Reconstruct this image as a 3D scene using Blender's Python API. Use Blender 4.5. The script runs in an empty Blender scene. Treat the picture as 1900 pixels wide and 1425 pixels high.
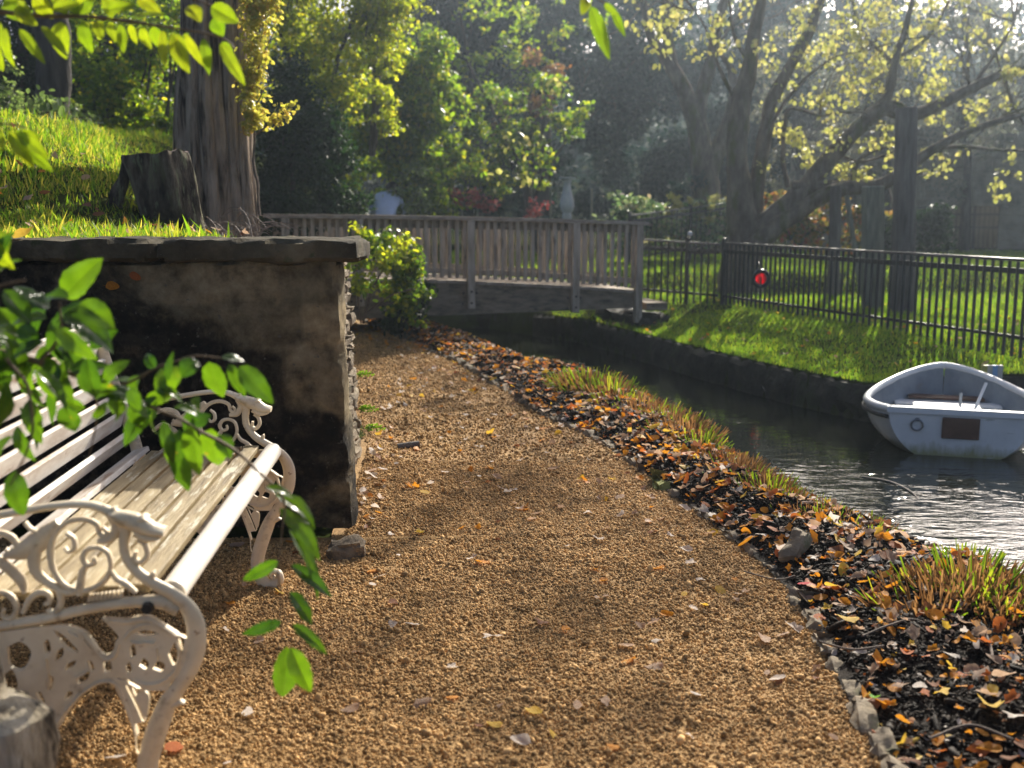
EXPOSURE, GLARE_VEIL = 0.8, .0015
import bpy, bmesh, math, random
import numpy as np
from mathutils import Vector, Matrix, noise
rnd = random.Random(11)
RG = np.random.default_rng(11)
SC = bpy.context.scene
COL = SC.collection
SUN_AZ, SUN_EL = math.radians(21), math.radians(30)
# ------------------------------------------------------------------ camera
F, CX, CY, H = 2000.0, 950.0, 712.5, 1.55
PIT = math.atan(327.5 / F)
SP, CP = math.sin(PIT), math.cos(PIT)
cam = bpy.data.cameras.new('camera'); cam.lens = 36 * F / 1900; cam.sensor_width = 36
cam.clip_start = .05; cam.clip_end = 2000
camo = bpy.data.objects.new('camera', cam); COL.objects.link(camo)
camo.location = (0, 0, H); camo.rotation_euler = (math.pi / 2 - PIT, 0, 0)
SC.camera = camo
cam.dof.use_dof = True; cam.dof.focus_distance = 5.0; cam.dof.aperture_fstop = 2.4; cam.dof.aperture_blades = 0

def ray(px, py):
    u = (px - CX) / F; v = (CY - py) / F
    return Vector((u, v * SP + CP, v * CP - SP))
def G(px, py, z=0.0):
    d = ray(px, py); t = (z - H) / d.z
    return Vector((0, 0, H)) + d * t
def P(px, py, Y):
    d = ray(px, py)
    return Vector((0, 0, H)) + d * (Y / d.y)

# ------------------------------------------------------------------ materials
def newmat(name):
    m = bpy.data.materials.new(name); m.use_nodes = True
    nt = m.node_tree; nt.nodes.clear()
    out = nt.nodes.new('ShaderNodeOutputMaterial')
    return m, nt, out
def nd(nt, t, **kw):
    n = nt.nodes.new(t)
    for k, v in kw.items():
        if k.startswith('i_'):
            key = k[2:]
            n.inputs[int(key) if key.isdigit() else key.replace('_', ' ')].default_value = v
        else: setattr(n, k, v)
    return n
def ramp(nt, stops, fac, interp='LINEAR'):
    r = nt.nodes.new('ShaderNodeValToRGB'); e = r.color_ramp.elements
    r.color_ramp.interpolation = interp
    while len(e) < len(stops): e.new(.5)
    for el, (p, c) in zip(e, stops):
        el.position = p; el.color = (c[0], c[1], c[2], 1)
    nt.links.new(fac, r.inputs[0]); return r.outputs[0]
def mixc(nt, fac, a, b, mode='MIX'):
    n = nt.nodes.new('ShaderNodeMix'); n.data_type = 'RGBA'; n.blend_type = mode
    for s, v in ((n.inputs[0], fac), (n.inputs[6], a), (n.inputs[7], b)):
        if hasattr(v, 'default_value') or hasattr(v, 'is_linked'): nt.links.new(v, s)
        else: s.default_value = v if isinstance(v, (int, float)) else (v[0], v[1], v[2], 1)
    return n.outputs[2]
def coords(nt, scale=(1, 1, 1), kind='Object', rot=(0, 0, 0)):
    tc = nt.nodes.new('ShaderNodeTexCoord'); mp = nt.nodes.new('ShaderNodeMapping')
    mp.inputs['Scale'].default_value = scale; mp.inputs['Rotation'].default_value = rot
    nt.links.new(tc.outputs[kind], mp.inputs['Vector']); return mp.outputs[0]
def noi(nt, vec, scale, detail=6, rough=.6, dist=0):
    n = nd(nt, 'ShaderNodeTexNoise'); n.inputs['Scale'].default_value = scale
    n.inputs['Detail'].default_value = detail; n.inputs['Roughness'].default_value = rough
    n.inputs['Distortion'].default_value = dist
    nt.links.new(vec, n.inputs['Vector']); return n.outputs[0]
def pbsdf(nt, out, col, rough=.8, bump=None, bstr=.3, bdist=.01, spec=.3, metal=0, sheen=0):
    b = nt.nodes.new('ShaderNodeBsdfPrincipled')
    if hasattr(col, 'is_linked'): nt.links.new(col, b.inputs['Base Color'])
    else: b.inputs['Base Color'].default_value = (*col, 1)
    if hasattr(rough, 'is_linked'): nt.links.new(rough, b.inputs['Roughness'])
    else: b.inputs['Roughness'].default_value = rough
    b.inputs['Specular IOR Level'].default_value = spec; b.inputs['Metallic'].default_value = metal
    if bump is not None:
        bp = nt.nodes.new('ShaderNodeBump'); bp.inputs['Strength'].default_value = bstr
        bp.inputs['Distance'].default_value = bdist
        nt.links.new(bump, bp.inputs['Height']); nt.links.new(bp.outputs[0], b.inputs['Normal'])
    if out is not None: nt.links.new(b.outputs[0], out.inputs[0])
    return b
def mk(name, stops, scale=5, detail=6, rough=.8, bstr=.3, bscale=None, bdist=.01, stretch=(1, 1, 1), spec=.3, dist=0, metal=0,
       over=None, kind='Object', island=None):
    """noise -> ramp -> principled with a bump; over=(scale, lo, hi, colour) lays patches on top"""
    m, nt, out = newmat(name)
    v = coords(nt, stretch, kind)
    n = noi(nt, v, scale, detail, .62, dist)
    c = ramp(nt, stops, n)
    if island:
        g = nt.nodes.new('ShaderNodeNewGeometry')
        k = ramp(nt, [(0, (island[0],) * 3), (1, (island[1],) * 3)], g.outputs['Random Per Island'])
        c = mixc(nt, 1.0, c, k, 'MULTIPLY')
    for ov in (over or []):
        o = noi(nt, v, ov[0], 5, .65)
        f = ramp(nt, [(ov[1], (0, 0, 0)), (ov[2], (1, 1, 1))], o)
        c = mixc(nt, f, c, ov[3])
    b = noi(nt, v, bscale or scale * 4, 8, .65)
    pbsdf(nt, out, c, rough, b, bstr, bdist, spec, metal)
    return m
def leafmat(name, stops, tgain=(1.6, 1.9, .7), mix=.5, rough=.45, spec=.35):
    m, nt, out = newmat(name)
    g = nt.nodes.new('ShaderNodeNewGeometry')
    c = ramp(nt, stops, g.outputs['Random Per Island'])
    b = pbsdf(nt, None, c, rough, spec=spec)
    t = nt.nodes.new('ShaderNodeBsdfTranslucent')
    nt.links.new(mixc(nt, 1.0, c, tgain, 'MULTIPLY'), t.inputs[0])
    mx = nt.nodes.new('ShaderNodeMixShader'); mx.inputs[0].default_value = mix
    nt.links.new(b.outputs[0], mx.inputs[1]); nt.links.new(t.outputs[0], mx.inputs[2])
    nt.links.new(mx.outputs[0], out.inputs[0])
    return m

# ------------------------------------------------------------------ objects
def tag(o, label=None, cat=None, group=None, kind=None):
    if label: o['label'] = label
    if cat: o['category'] = cat
    if group: o['group'] = group
    if kind: o['kind'] = kind
    return o
def thing(name, label, cat, loc=(0, 0, 0), group=None, rz=0):
    o = bpy.data.objects.new(name, None); COL.objects.link(o)
    o.location = loc; o.rotation_euler[2] = rz; o.empty_display_size = .1
    return tag(o, label, cat, group)
def link(name, me, m=None, parent=None, loc=None):
    o = bpy.data.objects.new(name, me); COL.objects.link(o)
    if m is not None: me.materials.append(m)
    if parent is not None: o.parent = parent
    if loc is not None: o.location = loc
    return o
def npmesh(name, V, Fc, smooth=False):
    V = np.asarray(V, np.float32); Fc = np.asarray(Fc, np.int32)
    me = bpy.data.meshes.new(name); n, k = Fc.shape
    me.vertices.add(len(V)); me.vertices.foreach_set('co', V.ravel())
    me.loops.add(n * k); me.loops.foreach_set('vertex_index', Fc.ravel())
    me.polygons.add(n); me.polygons.foreach_set('loop_start', np.arange(0, n * k, k, dtype=np.int32))
    me.polygons.foreach_set('loop_total', np.full(n, k, np.int32))
    if smooth: me.polygons.foreach_set('use_smooth', np.ones(n, bool))
    me.update(calc_edges=True); return me
def rotmats(e):
    """N x 3 euler angles (xyz) -> N x 3 x 3"""
    c, s = np.cos(e), np.sin(e); n = len(e)
    Rx = np.zeros((n, 3, 3)); Ry = Rx.copy(); Rz = Rx.copy()
    Rx[:, 0, 0] = 1; Rx[:, 1, 1] = c[:, 0]; Rx[:, 1, 2] = -s[:, 0]; Rx[:, 2, 1] = s[:, 0]; Rx[:, 2, 2] = c[:, 0]
    Ry[:, 1, 1] = 1; Ry[:, 0, 0] = c[:, 1]; Ry[:, 0, 2] = s[:, 1]; Ry[:, 2, 0] = -s[:, 1]; Ry[:, 2, 2] = c[:, 1]
    Rz[:, 2, 2] = 1; Rz[:, 0, 0] = c[:, 2]; Rz[:, 0, 1] = -s[:, 2]; Rz[:, 1, 0] = s[:, 2]; Rz[:, 1, 1] = c[:, 2]
    return Rz @ Ry @ Rx
def scatter(name, variants, pos, eul, scl, smooth=False):
    """merge many copies of small (V, F) variants into one mesh"""
    pos = np.asarray(pos, float); n = len(pos)
    scl = np.asarray(scl, float)
    if scl.ndim == 1: scl = np.repeat(scl[:, None], 3, 1)
    M = rotmats(np.asarray(eul, float)); pick = RG.integers(0, len(variants), n)
    Vs, Fs, off = [], [], 0
    for i, (v, f) in enumerate(variants):
        idx = np.nonzero(pick == i)[0]
        if not len(idx): continue
        v = np.asarray(v, float); f = np.asarray(f, int)
        W = np.einsum('nij,nkj->nki', M[idx], v[None] * scl[idx][:, None, :]) + pos[idx][:, None, :]
        Vs.append(W.reshape(-1, 3))
        Fs.append((f[None] + (np.arange(len(idx)) * len(v))[:, None, None] + off).reshape(-1, f.shape[1]))
        off += len(idx) * len(v)
    return npmesh(name, np.concatenate(Vs), np.concatenate(Fs), smooth)
def ico(sub, jitter=0, seed=0, squash=(1, 1, 1)):
    bm = bmesh.new(); bmesh.ops.create_icosphere(bm, subdivisions=sub, radius=1)
    r = random.Random(seed)
    for v in bm.verts:
        k = 1 + r.uniform(-jitter, jitter)
        v.co = Vector((v.co.x * k * squash[0], v.co.y * k * squash[1], v.co.z * k * squash[2]))
    bm.verts.index_update()
    V = np.array([v.co[:] for v in bm.verts]); Fc = np.array([[v.index for v in f.verts] for f in bm.faces]); bm.free()
    return V, Fc
def catmull(pts, n=6):
    pts = [Vector(p) for p in pts]
    if len(pts) < 3:
        return [pts[0].lerp(pts[-1], i / n) for i in range(n + 1)]
    out = []
    ext = [pts[0] * 2 - pts[1]] + pts + [pts[-1] * 2 - pts[-2]]
    for i in range(1, len(ext) - 2):
        p0, p1, p2, p3 = ext[i - 1:i + 3]
        for k in range(n):
            t = k / n
            out.append(.5 * ((2 * p1) + (p2 - p0) * t + (2 * p0 - 5 * p1 + 4 * p2 - p3) * t * t + (3 * p1 - p0 - 3 * p2 + p3) * t ** 3))
    out.append(pts[-1]); return out
class MB:
    def __init__(s): s.v = []; s.f = []
    def add(s, V, Fc):
        o = len(s.v); s.v += [tuple(p) for p in V]; s.f += [tuple(i + o for i in f) for f in Fc]; return s
    def box(s, c, size, M=None, taper=1.0):
        x, y, z = (q / 2 for q in size); c = Vector(c)
        V = []
        for dz in (-1, 1):
            k = taper if dz > 0 else 1
            for dx, dy in ((-1, -1), (1, -1), (1, 1), (-1, 1)):
                p = Vector((dx * x * k, dy * y * k, dz * z))
                V.append(c + (M @ p if M is not None else p))
        return s.add(V, [(3, 2, 1, 0), (4, 5, 6, 7), (0, 1, 5, 4), (1, 2, 6, 5), (2, 3, 7, 6), (3, 0, 4, 7)])
    def bar(s, a, b, w, h, up=(0, 0, 1)):
        a, b = Vector(a), Vector(b); d = (b - a); L = d.length; d.normalize()
        u = Vector(up); r = d.cross(u).normalized(); u = r.cross(d)
        M = Matrix((d, r, u)).transposed()
        return s.box((a + b) / 2, (L, w, h), M)
    def tube(s, pts, radii, seg=8, smooth=0, flat=None, cap=True):
        """flat=(normal, k): the section is squashed by k along normal"""
        if smooth:
            rr = np.interp(np.linspace(0, 1, (len(pts) - 1) * smooth + 1), np.linspace(0, 1, len(pts)),
                           radii if hasattr(radii, '__len__') else [radii] * len(pts))
            pts = catmull(pts, smooth); radii = list(rr)[:len(pts)]
        pts = [Vector(p) for p in pts]
        if not hasattr(radii, '__len__'): radii = [radii] * len(pts)
        V, Fc = [], []; up = None
        for i, p in enumerate(pts):
            t = (pts[min(i + 1, len(pts) - 1)] - pts[max(i - 1, 0)])
            t = t.normalized() if t.length > 1e-9 else Vector((0, 0, 1))
            if flat: n = Vector(flat[0]); b = t.cross(n).normalized(); k = flat[1]
            else:
                if up is None: up = Vector((0, 0, 1)) if abs(t.z) < .9 else Vector((1, 0, 0))
                b = t.cross(up).normalized(); n = b.cross(t); up = n; k = None
            for j in range(seg):
                a = 2 * math.pi * j / seg
                V.append(p + b * math.cos(a) * radii[i] + n * math.sin(a) * (radii[i] if k is None else k))
        for i in range(len(pts) - 1):
            for j in range(seg):
                Fc.append((i * seg + j, i * seg + (j + 1) % seg, (i + 1) * seg + (j + 1) % seg, (i + 1) * seg + j))
        if cap:
            Fc.append(tuple(range(seg - 1, -1, -1))); Fc.append(tuple((len(pts) - 1) * seg + j for j in range(seg)))
        return s.add(V, Fc)
    def lathe(s, prof, c=(0, 0, 0), seg=24):
        V, Fc = [], []; c = Vector(c)
        for r, z in prof:
            for j in range(seg):
                a = 2 * math.pi * j / seg; V.append(c + Vector((r * math.cos(a), r * math.sin(a), z)))
        for i in range(len(prof) - 1):
            for j in range(seg):
                Fc.append((i * seg + j, i * seg + (j + 1) % seg, (i + 1) * seg + (j + 1) % seg, (i + 1) * seg + j))
        Fc.append(tuple(range(seg - 1, -1, -1))); Fc.append(tuple((len(prof) - 1) * seg + j for j in range(seg)))
        return s.add(V, Fc)
    def build(s, name, m, parent=None, smooth=False, bevel=0, world=True):
        V = s.v
        if parent is not None and world:
            L = parent.matrix_basis.inverted() if parent.parent is None else (parent.parent.matrix_basis @ parent.matrix_basis).inverted()
            V = [L @ Vector(p) for p in V]
        me = bpy.data.meshes.new(name); me.from_pydata([tuple(p) for p in V], [], s.f); me.update()
        if bevel:
            bm = bmesh.new(); bm.from_mesh(me)
            es = [e for e in bm.edges if len(e.link_faces) == 2 and e.calc_face_angle(0) > .6]
            bmesh.ops.bevel(bm, geom=es, offset=bevel, segments=2, affect='EDGES', profile=.6)
            bm.to_mesh(me); bm.free()
        if smooth:
            me.polygons.foreach_set('use_smooth', [True] * len(me.polygons))
            try: me.set_sharp_from_angle(angle=math.radians(40))
            except Exception: pass
        return link(name, me, m, parent)
def loc_mesh(me, parent):
    """shift a world-space mesh into its parent's frame"""
    me.transform(parent.matrix_basis.inverted()); return me
def fbm(x, y, z=0, sc=1, o=3):
    return noise.fractal(Vector((x * sc, y * sc, z * sc)), 1.0, 2.0, o)
def copy_tree(o, parent=None):
    c = o.copy(); COL.objects.link(c)
    if parent is not None: c.parent = parent
    for ch in list(o.children): copy_tree(ch, c)
    return c
# simple leaf card (folded diamond) along +X, unit length
LEAF4 = (np.array([[0, 0, 0], [.45, .27, .07], [1, 0, 0], [.45, -.27, .07], [.5, 0, 0.0]]), np.array([[0, 4, 1, 1], [4, 2, 1, 1], [0, 3, 4, 4], [4, 3, 2, 2]]))
LEAFQ = (np.array([[0, 0, 0], [.5, .3, .08], [1, 0, -.05], [.45, -.3, .06]]), np.array([[0, 3, 2], [0, 2, 1]]))
LEAFR = (np.array([[0, 0, 0], [.3, .34, .05], [.75, .3, .05], [1, 0, -.05], [.75, -.3, .05], [.3, -.34, .05]]), np.array([[0, 2, 1], [0, 3, 2], [0, 4, 3], [0, 5, 4]]))
def leaf_cloud(name, clusters, n, size, m, parent=None, shape=LEAFQ, droop=.3, sizevar=.45, shell=.55, per=18):
    """clusters: list of (centre, radius or (rx,ry,rz)); leaves thrown through them, thicker in sub-clumps"""
    cs = np.array([list(c[0]) for c in clusters], float)
    rs = np.array([([c[1]] * 3 if not hasattr(c[1], '__len__') else list(c[1])) for c in clusters], float)
    w = rs.prod(1) ** (2 / 3); w /= w.sum()
    # sub-clumps give light and dark tufts with gaps between them
    ns = max(8, n // per)
    ci = RG.choice(len(cs), ns, p=w)
    d = RG.normal(size=(ns, 3)); d /= np.linalg.norm(d, axis=1)[:, None]
    rad = RG.random(ns) ** shell
    sc_ = cs[ci] + d * rs[ci] * rad[:, None]
    sr = np.maximum(rs[ci].mean(1) * RG.uniform(.1, .24, ns), size * .8)
    si = RG.integers(0, ns, n)
    pos = sc_[si] + RG.normal(size=(n, 3)) * sr[si][:, None] * np.array([1, 1, .6])
    eul = np.stack([RG.normal(0, .9, n), RG.normal(droop, .6, n), RG.uniform(0, 6.283, n)], 1)
    s = size * (1 + RG.uniform(-sizevar, sizevar, n))
    me = scatter(name, [shape], pos, eul, s)
    if parent is not None: loc_mesh(me, parent)
    return link(name, me, m, parent)
# ------------------------------------------------------------------ shared materials
GREEN_LAWN = leafmat('lawn_blades', [(0, (.055, .11, .015)), (.6, (.10, .18, .025)), (1, (.22, .23, .045))], (2.3, 2.4, .7), .62, .5)
GREEN_BANK = leafmat('bank_grass_blades', [(0, (.05, .10, .012)), (.5, (.10, .17, .02)), (.75, (.19, .20, .035)), (1, (.36, .29, .12))], (2.3, 2.4, .7), .62, .5)
GROUND = mk('ground_soil', [(.3, (.025, .022, .012)), (.5, (.035, .045, .014)), (.7, (.05, .06, .018))], 3, rough=1, spec=0, bstr=.6, bscale=20, bdist=.03)
GRAVEL = mk('gravel', [(.25, (.19, .10, .032)), (.5, (.37, .215, .075)), (.75, (.50, .325, .13))], 60, 4, rough=.85, bstr=.9, bscale=75, bdist=.02, kind='Object',
            over=[(1.1, .5, .75, (.26, .14, .05))])
PEBBLE = mk('pebble', [(.3, (.38, .225, .085)), (.7, (.56, .36, .16))], 9, 4, rough=.85, bstr=.15, bscale=200, island=(.35, 1.35), spec=.12)
SOIL = mk('mulch_soil', [(.35, (.008, .006, .005)), (.65, (.03, .022, .016))], 12, rough=.85, bstr=1.0, bscale=40, bdist=.03, spec=.12)
CHIP = mk('mulch_chip', [(.3, (.008, .0055, .004)), (.7, (.026, .017, .011))], 25, rough=.7, bstr=.5, bscale=120, spec=.12, island=(.35, 1.9))
STONE = mk('edging_stone', [(.3, (.10, .08, .055)), (.55, (.24, .195, .135)), (.75, (.37, .31, .215))], 9, rough=.9, bstr=.7, bscale=45, bdist=.015,
           over=[(6, .55, .7, (.08, .10, .03))])
MOSSY = mk('mossy_stone', [(.3, (.14, .15, .05)), (.55, (.24, .25, .08)), (.75, (.30, .27, .16))], 9, rough=.95, bstr=.8, bscale=60, bdist=.015)
TWIG = mk('twig_bark', [(.3, (.06, .045, .035)), (.7, (.17, .13, .10))], 30, stretch=(1, 1, 1), rough=.85)

# ------------------------------------------------------------------ plan of the place
edge_px = [(1760, 1640), (1640, 1425), (1590, 1320), (1530, 1200), (1478, 1110), (1395, 1030), (1300, 960), (1222, 900), (1130, 835), (1000, 770), (900, 705), (780, 643), (700, 610), (650, 590)]
EDGE = [G(x, y) for x, y in edge_px]
EDGE = [Vector((1.02, 1.2, 0))] + EDGE + [Vector((-3.6, 17.0, 0))]
ex = np.array([p.x for p in EDGE]); ey = np.array([p.y for p in EDGE])
def pathR(y): return np.interp(y, ey, ex)
wat_px = [(1900, 1098), (1760, 1045), (1640, 1005), (1500, 945), (1400, 880), (1300, 805), (1190, 738), (1080, 690), (1000, 683), (900, 645), (800, 605), (720, 588)]
WAT = [Vector((2.6, 1.5, 0))] + [G(x, y, .0) for x, y in wat_px] + [Vector((-2.9, 16.4, 0))]
wx = np.array([p.x for p in WAT]); wy = np.array([p.y for p in WAT])
def waterL(y): return np.interp(y, wy, wx)
bank_px = [(1085, 592), (1200, 620), (1300, 645), (1400, 668), (1500, 690), (1600, 709), (1650, 710), (1700, 703), (1755, 697), (1820, 694), (1900, 693)]
BANK = [Vector((-3.0, 17.5, 0)), Vector((-.4, 17.1, 0)), Vector((.5, 15.8, 0))] + [G(x, y, 0) for x, y in bank_px] + [Vector((7, 10.6, 0)), Vector((13, 11, 0))]
CH = [(p.x, p.y) for p in WAT] + [(-3.6, 17.3)] + [(p.x, p.y) for p in BANK] + [(13, .5), (2.6, .5)]
CHP = np.array(CH)
def inpoly(x, y, poly=CHP):
    ins = np.zeros(x.shape, bool); j = len(poly) - 1
    for i in range(len(poly)):
        xi, yi = poly[i]; xj, yj = poly[j]
        if yi != yj:
            ins ^= ((yi > y) != (yj > y)) & (x < (xj - xi) * (y - yi) / (yj - yi) + xi)
        j = i
    return ins
def pldist(x, y, pl):
    d = np.full(x.shape, 1e9)
    for a, b in zip(pl[:-1], pl[1:]):
        ax, ay, bx, by = a[0], a[1], b[0], b[1]
        L = (bx - ax) ** 2 + (by - ay) ** 2
        t = np.clip(((x - ax) * (bx - ax) + (y - ay) * (by - ay)) / L, 0, 1)
        d = np.minimum(d, np.hypot(x - ax - t * (bx - ax), y - ay - t * (by - ay)))
    return d
BKL = [(p.x, p.y) for p in BANK]
def sm(t): t = np.clip(t, 0, 1); return t * t * (3 - 2 * t)
WALL_Y0 = G(640, 1010).y            # front face of the retaining wall
def sideX(y):                        # line of the wall's end face, in plan
    return -.80 - .075 * (y - WALL_Y0)
def ground_z(x, y):
    x = np.asarray(x, float); y = np.asarray(y, float)
    z = np.zeros(np.broadcast(x, y).shape) + 0 * x
    far = sm((y - 16) / 2.6)
    z = z + far * .45 + np.clip(y - 34, 0, 60) * .06 + np.clip(y - 62, 0, 70) * .24
    # right lawn
    dr = pldist(x, y, BKL)
    right = inpoly(x, y, np.array(BKL + [(80, 11), (80, 70), (-3, 70)]))
    z = np.where(right, np.maximum(z, -.015 + .215 * sm(dr / 1.7) + .05 * sm((y - 17) / 6)), z)
    # left bank behind the wall
    s = sm((y - 5.2) / 2.8)
    bank = 1.37 + s * np.clip(.46 + .43 * (-2.95 - x), -.06, .85 + .03 * np.clip(y - 8, 0, 30))
    xe = np.where(y < 6.9, sideX(y) - .16, sideX(6.9) - .16 - 1.5 * sm((y - 6.9) / 4))
    fall = np.where(y < 6.9, (x < xe).astype(float), sm((xe + .25 - x) / 1.6))
    fall = fall * (1 - sm((y - 19.5) / 7))
    left = (y > WALL_Y0 + .19)
    z = np.where(left & (x < xe + .25), z * (1 - fall) + np.maximum(bank, z) * fall, z)
    z = np.where(inpoly(x, y), -.78, z)
    return z
def gz1(x, y): return float(ground_z(np.array([x]), np.array([y]))[0])

def grid_axis(segs):
    out = []
    for a, b, st in segs: out += list(np.arange(a, b - 1e-6, st))
    return np.array(out + [segs[-1][1]])
gx = grid_axis([(-400, -60, 40), (-60, -14, 2), (-14, -6, .4), (-6, 6, .085), (6, 14, .4), (14, 60, 2), (60, 400, 40)])
gy = grid_axis([(-30, 0, 3), (0, 17, .085), (17, 24, .3), (24, 70, 2), (70, 600, 50)])
X, Y = np.meshgrid(gx, gy)
Z = ground_z(X, Y)
nf = .012 * np.sin(X * 5.1 + 2 * np.sin(Y * 3.3)) * np.sin(Y * 4.3 + 1.7 * np.sin(X * 2.9))
Z = Z + np.where((Z > .1), nf, 0)
nyy, nxx = X.shape
V = np.stack([X, Y, Z], -1).reshape(-1, 3)
ii = np.arange(nyy * nxx).reshape(nyy, nxx)
Fq = np.stack([ii[:-1, :-1], ii[:-1, 1:], ii[1:, 1:], ii[1:, :-1]], -1).reshape(-1, 4)
tag(link('ground', npmesh('ground', V, Fq, True), GROUND), kind='structure')

# ------------------------------------------------------------------ gravel path
def pathL(y): return np.where(y < WALL_Y0, -4.2, sideX(y) - .05 - .34 * np.clip(y - 6.9, 0, 9))
def strip(name, fl, fr, ys, nx, zf, m):
    ys = np.asarray(ys); t = np.linspace(0, 1, nx)
    l = fl(ys); r = fr(ys)
    Xs = l[:, None] + (r - l)[:, None] * t[None]; Ys = np.repeat(ys[:, None], nx, 1)
    Zs = zf(Xs, Ys, t[None])
    Vv = np.stack([Xs, Ys, Zs], -1).reshape(-1, 3); i2 = np.arange(Xs.size).reshape(Xs.shape)
    Ff = np.stack([i2[:-1, :-1], i2[:-1, 1:], i2[1:, 1:], i2[1:, :-1]], -1).reshape(-1, 4)
    return link(name, npmesh(name, Vv, Ff, True), m)
def lump(x, y): return .012 * np.sin(x * 2.3 + 1.3 * np.sin(y * 1.7)) * np.sin(y * 2.9 + x) + .006 * np.sin(x * 9 + 2 * np.sin(y * 7)) * np.sin(y * 8.3)
def path_z(x, y): return .022 + lump(x, y)
tag(strip('gravel_path', pathL, lambda y: pathR(y) + .03, np.arange(1.2, 15.6, .08), 60, lambda x, y, t: path_z(x, y), GRAVEL), kind='structure')
PEBV = [ico(1, .16, s, q) for s, q in ((1, (1, .8, .6)), (2, (1.15, .85, .7)), (3, (.9, .9, .65)), (4, (1.3, .8, .6)))]
def pebbles(name, n, y0, y1, size, subset, xa=-2.2, xb=1.5, xl=-1.75):
    y = y0 + (y1 - y0) * RG.random(n); x = xa + (xb - xa) * RG.random(n)
    k = (x < pathR(y) + .02) & (x > np.where(y < WALL_Y0 + .02, xl, np.maximum(pathL(y), -3) + .06)) & (np.abs(x) < .5 * y + 1.3)
    x, y = x[k], y[k]
    s = size * np.exp(RG.normal(-.05, .38, len(x)))
    z = path_z(x, y) + s * RG.uniform(-.15, .55, len(x))
    me = scatter(name, subset, np.stack([x, y, z], 1), RG.uniform(0, 6.28, (len(x), 3)), s, True)
    return tag(link(name, me, PEBBLE), 'loose tan pea gravel spread over the curving garden path', 'gravel', None, 'stuff')
OCT = [(np.array([[1, 0, 0], [0, .8, 0], [-1, .1, 0], [0, -.8, .1], [0, 0, .65], [.1, 0, -.6]]), np.array([[0, 1, 4], [1, 2, 4], [2, 3, 4], [3, 0, 4], [1, 0, 5], [2, 1, 5], [3, 2, 5], [0, 3, 5]]))]
pebbles('gravel', 250000, 2.1, 6.4, .0050, PEBV)
pebbles('gravel', 60000, 2.1, 4.8, .007, OCT, -3.4, -1.75, -3.4)
pebbles('gravel', 90000, 6.4, 13.5, .0085, OCT)

# ------------------------------------------------------------------ mulch bed
def mulch_z(x, y):
    l, r = pathR(y), waterL(y); t = (x - l) / np.maximum(r - l, .05)
    return .025 + .085 * np.sin(np.clip(t, 0, 1) * math.pi) ** .7 + .028 * np.sin(x * 7 + 2 * np.sin(y * 5)) * np.sin(y * 6.3 + x * 3) * np.clip(t * 4, 0, 1) - .5 * np.clip(t - .985, 0, 1) * 20 * .1
o = strip('mulch_bed', lambda y: pathR(y) - .02, lambda y: waterL(y) + .12, np.arange(1.25, 16.2, .07), 40,
          lambda x, y, t: np.where(t > .93, mulch_z(x, y) - (t - .93) * 8.0, mulch_z(x, y)), SOIL)
tag(o, kind='structure')
CHV = [ico(1, .35, s, q) for s, q in ((11, (1, .6, .35)), (12, (1.3, .5, .3)), (13, (.8, .7, .5)), (14, (1.7, .35, .25)))]
n = 120000; y = 1.9 + 12.6 * RG.random(n) ** 1.35; t = RG.uniform(.02, .985, n); x = pathR(y) + t * (waterL(y) - pathR(y))
s = .0062 * np.exp(RG.normal(0, .55, n)); z = mulch_z(x, y) + s * RG.uniform(-.1, .6, n)
k = np.abs(x) < .5 * y + 1.0
tag(link('bark_mulch', scatter('bark_mulch', CHV, np.stack([x, y, z], 1)[k], np.stack([RG.normal(0, .6, n), RG.normal(0, .6, n), RG.uniform(0, 6.28, n)], 1)[k], s[k]), CHIP),
    'wet black bark mulch and crumbled soil between path and water', 'mulch', None, 'stuff')

# ------------------------------------------------------------------ water
WATER, nt, out = newmat('pond_water')
v = coords(nt, (1, 1, 1)); b1 = noi(nt, coords(nt, (.9, 2.2, 1), rot=(0, 0, .35)), 4.2, 3, .5, .6); b2 = noi(nt, coords(nt, (1, 1.7, 1), rot=(0, 0, -.5)), 12, 2, .5, .3)
big = noi(nt, v, .55, 3)
sy = nt.nodes.new('ShaderNodeSeparateXYZ'); nt.links.new(v, sy.inputs[0])
ny = nt.nodes.new('ShaderNodeMapRange'); ny.inputs[1].default_value = 9.2; ny.inputs[2].default_value = 5.5; ny.inputs[3].default_value = -.3; ny.inputs[4].default_value = .2
nt.links.new(sy.outputs[1], ny.inputs[0])
ba_ = nd(nt, 'ShaderNodeMath', operation='ADD'); nt.links.new(big, ba_.inputs[0]); nt.links.new(ny.outputs[0], ba_.inputs[1])
amp = ramp(nt, [(.3, (.15, .15, .15)), (.7, (.9, .9, .9))], ba_.outputs[0])
hm = nd(nt, 'ShaderNodeMath', operation='MULTIPLY_ADD'); nt.links.new(b2, hm.inputs[0]); hm.inputs[1].default_value = .3; nt.links.new(b1, hm.inputs[2])
hh = nd(nt, 'ShaderNodeMath', operation='MULTIPLY'); nt.links.new(hm.outputs[0], hh.inputs[0]); nt.links.new(amp, hh.inputs[1])
pb = pbsdf(nt, out, (.012, .014, .010), .03, hh.outputs[0], .55, .03, .5)
pb.inputs['IOR'].default_value = 1.33
wxs, wys = np.meshgrid(np.linspace(-8, 13, 30), np.linspace(.3, 21, 30))
Vw = np.stack([wxs, wys, np.full_like(wxs, -.35)], -1).reshape(-1, 3); iw = np.arange(900).reshape(30, 30)
tag(link('water', npmesh('water', Vw, np.stack([iw[:-1, :-1], iw[:-1, 1:], iw[1:, 1:], iw[1:, :-1]], -1).reshape(-1, 4), True), WATER), kind='structure')

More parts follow.
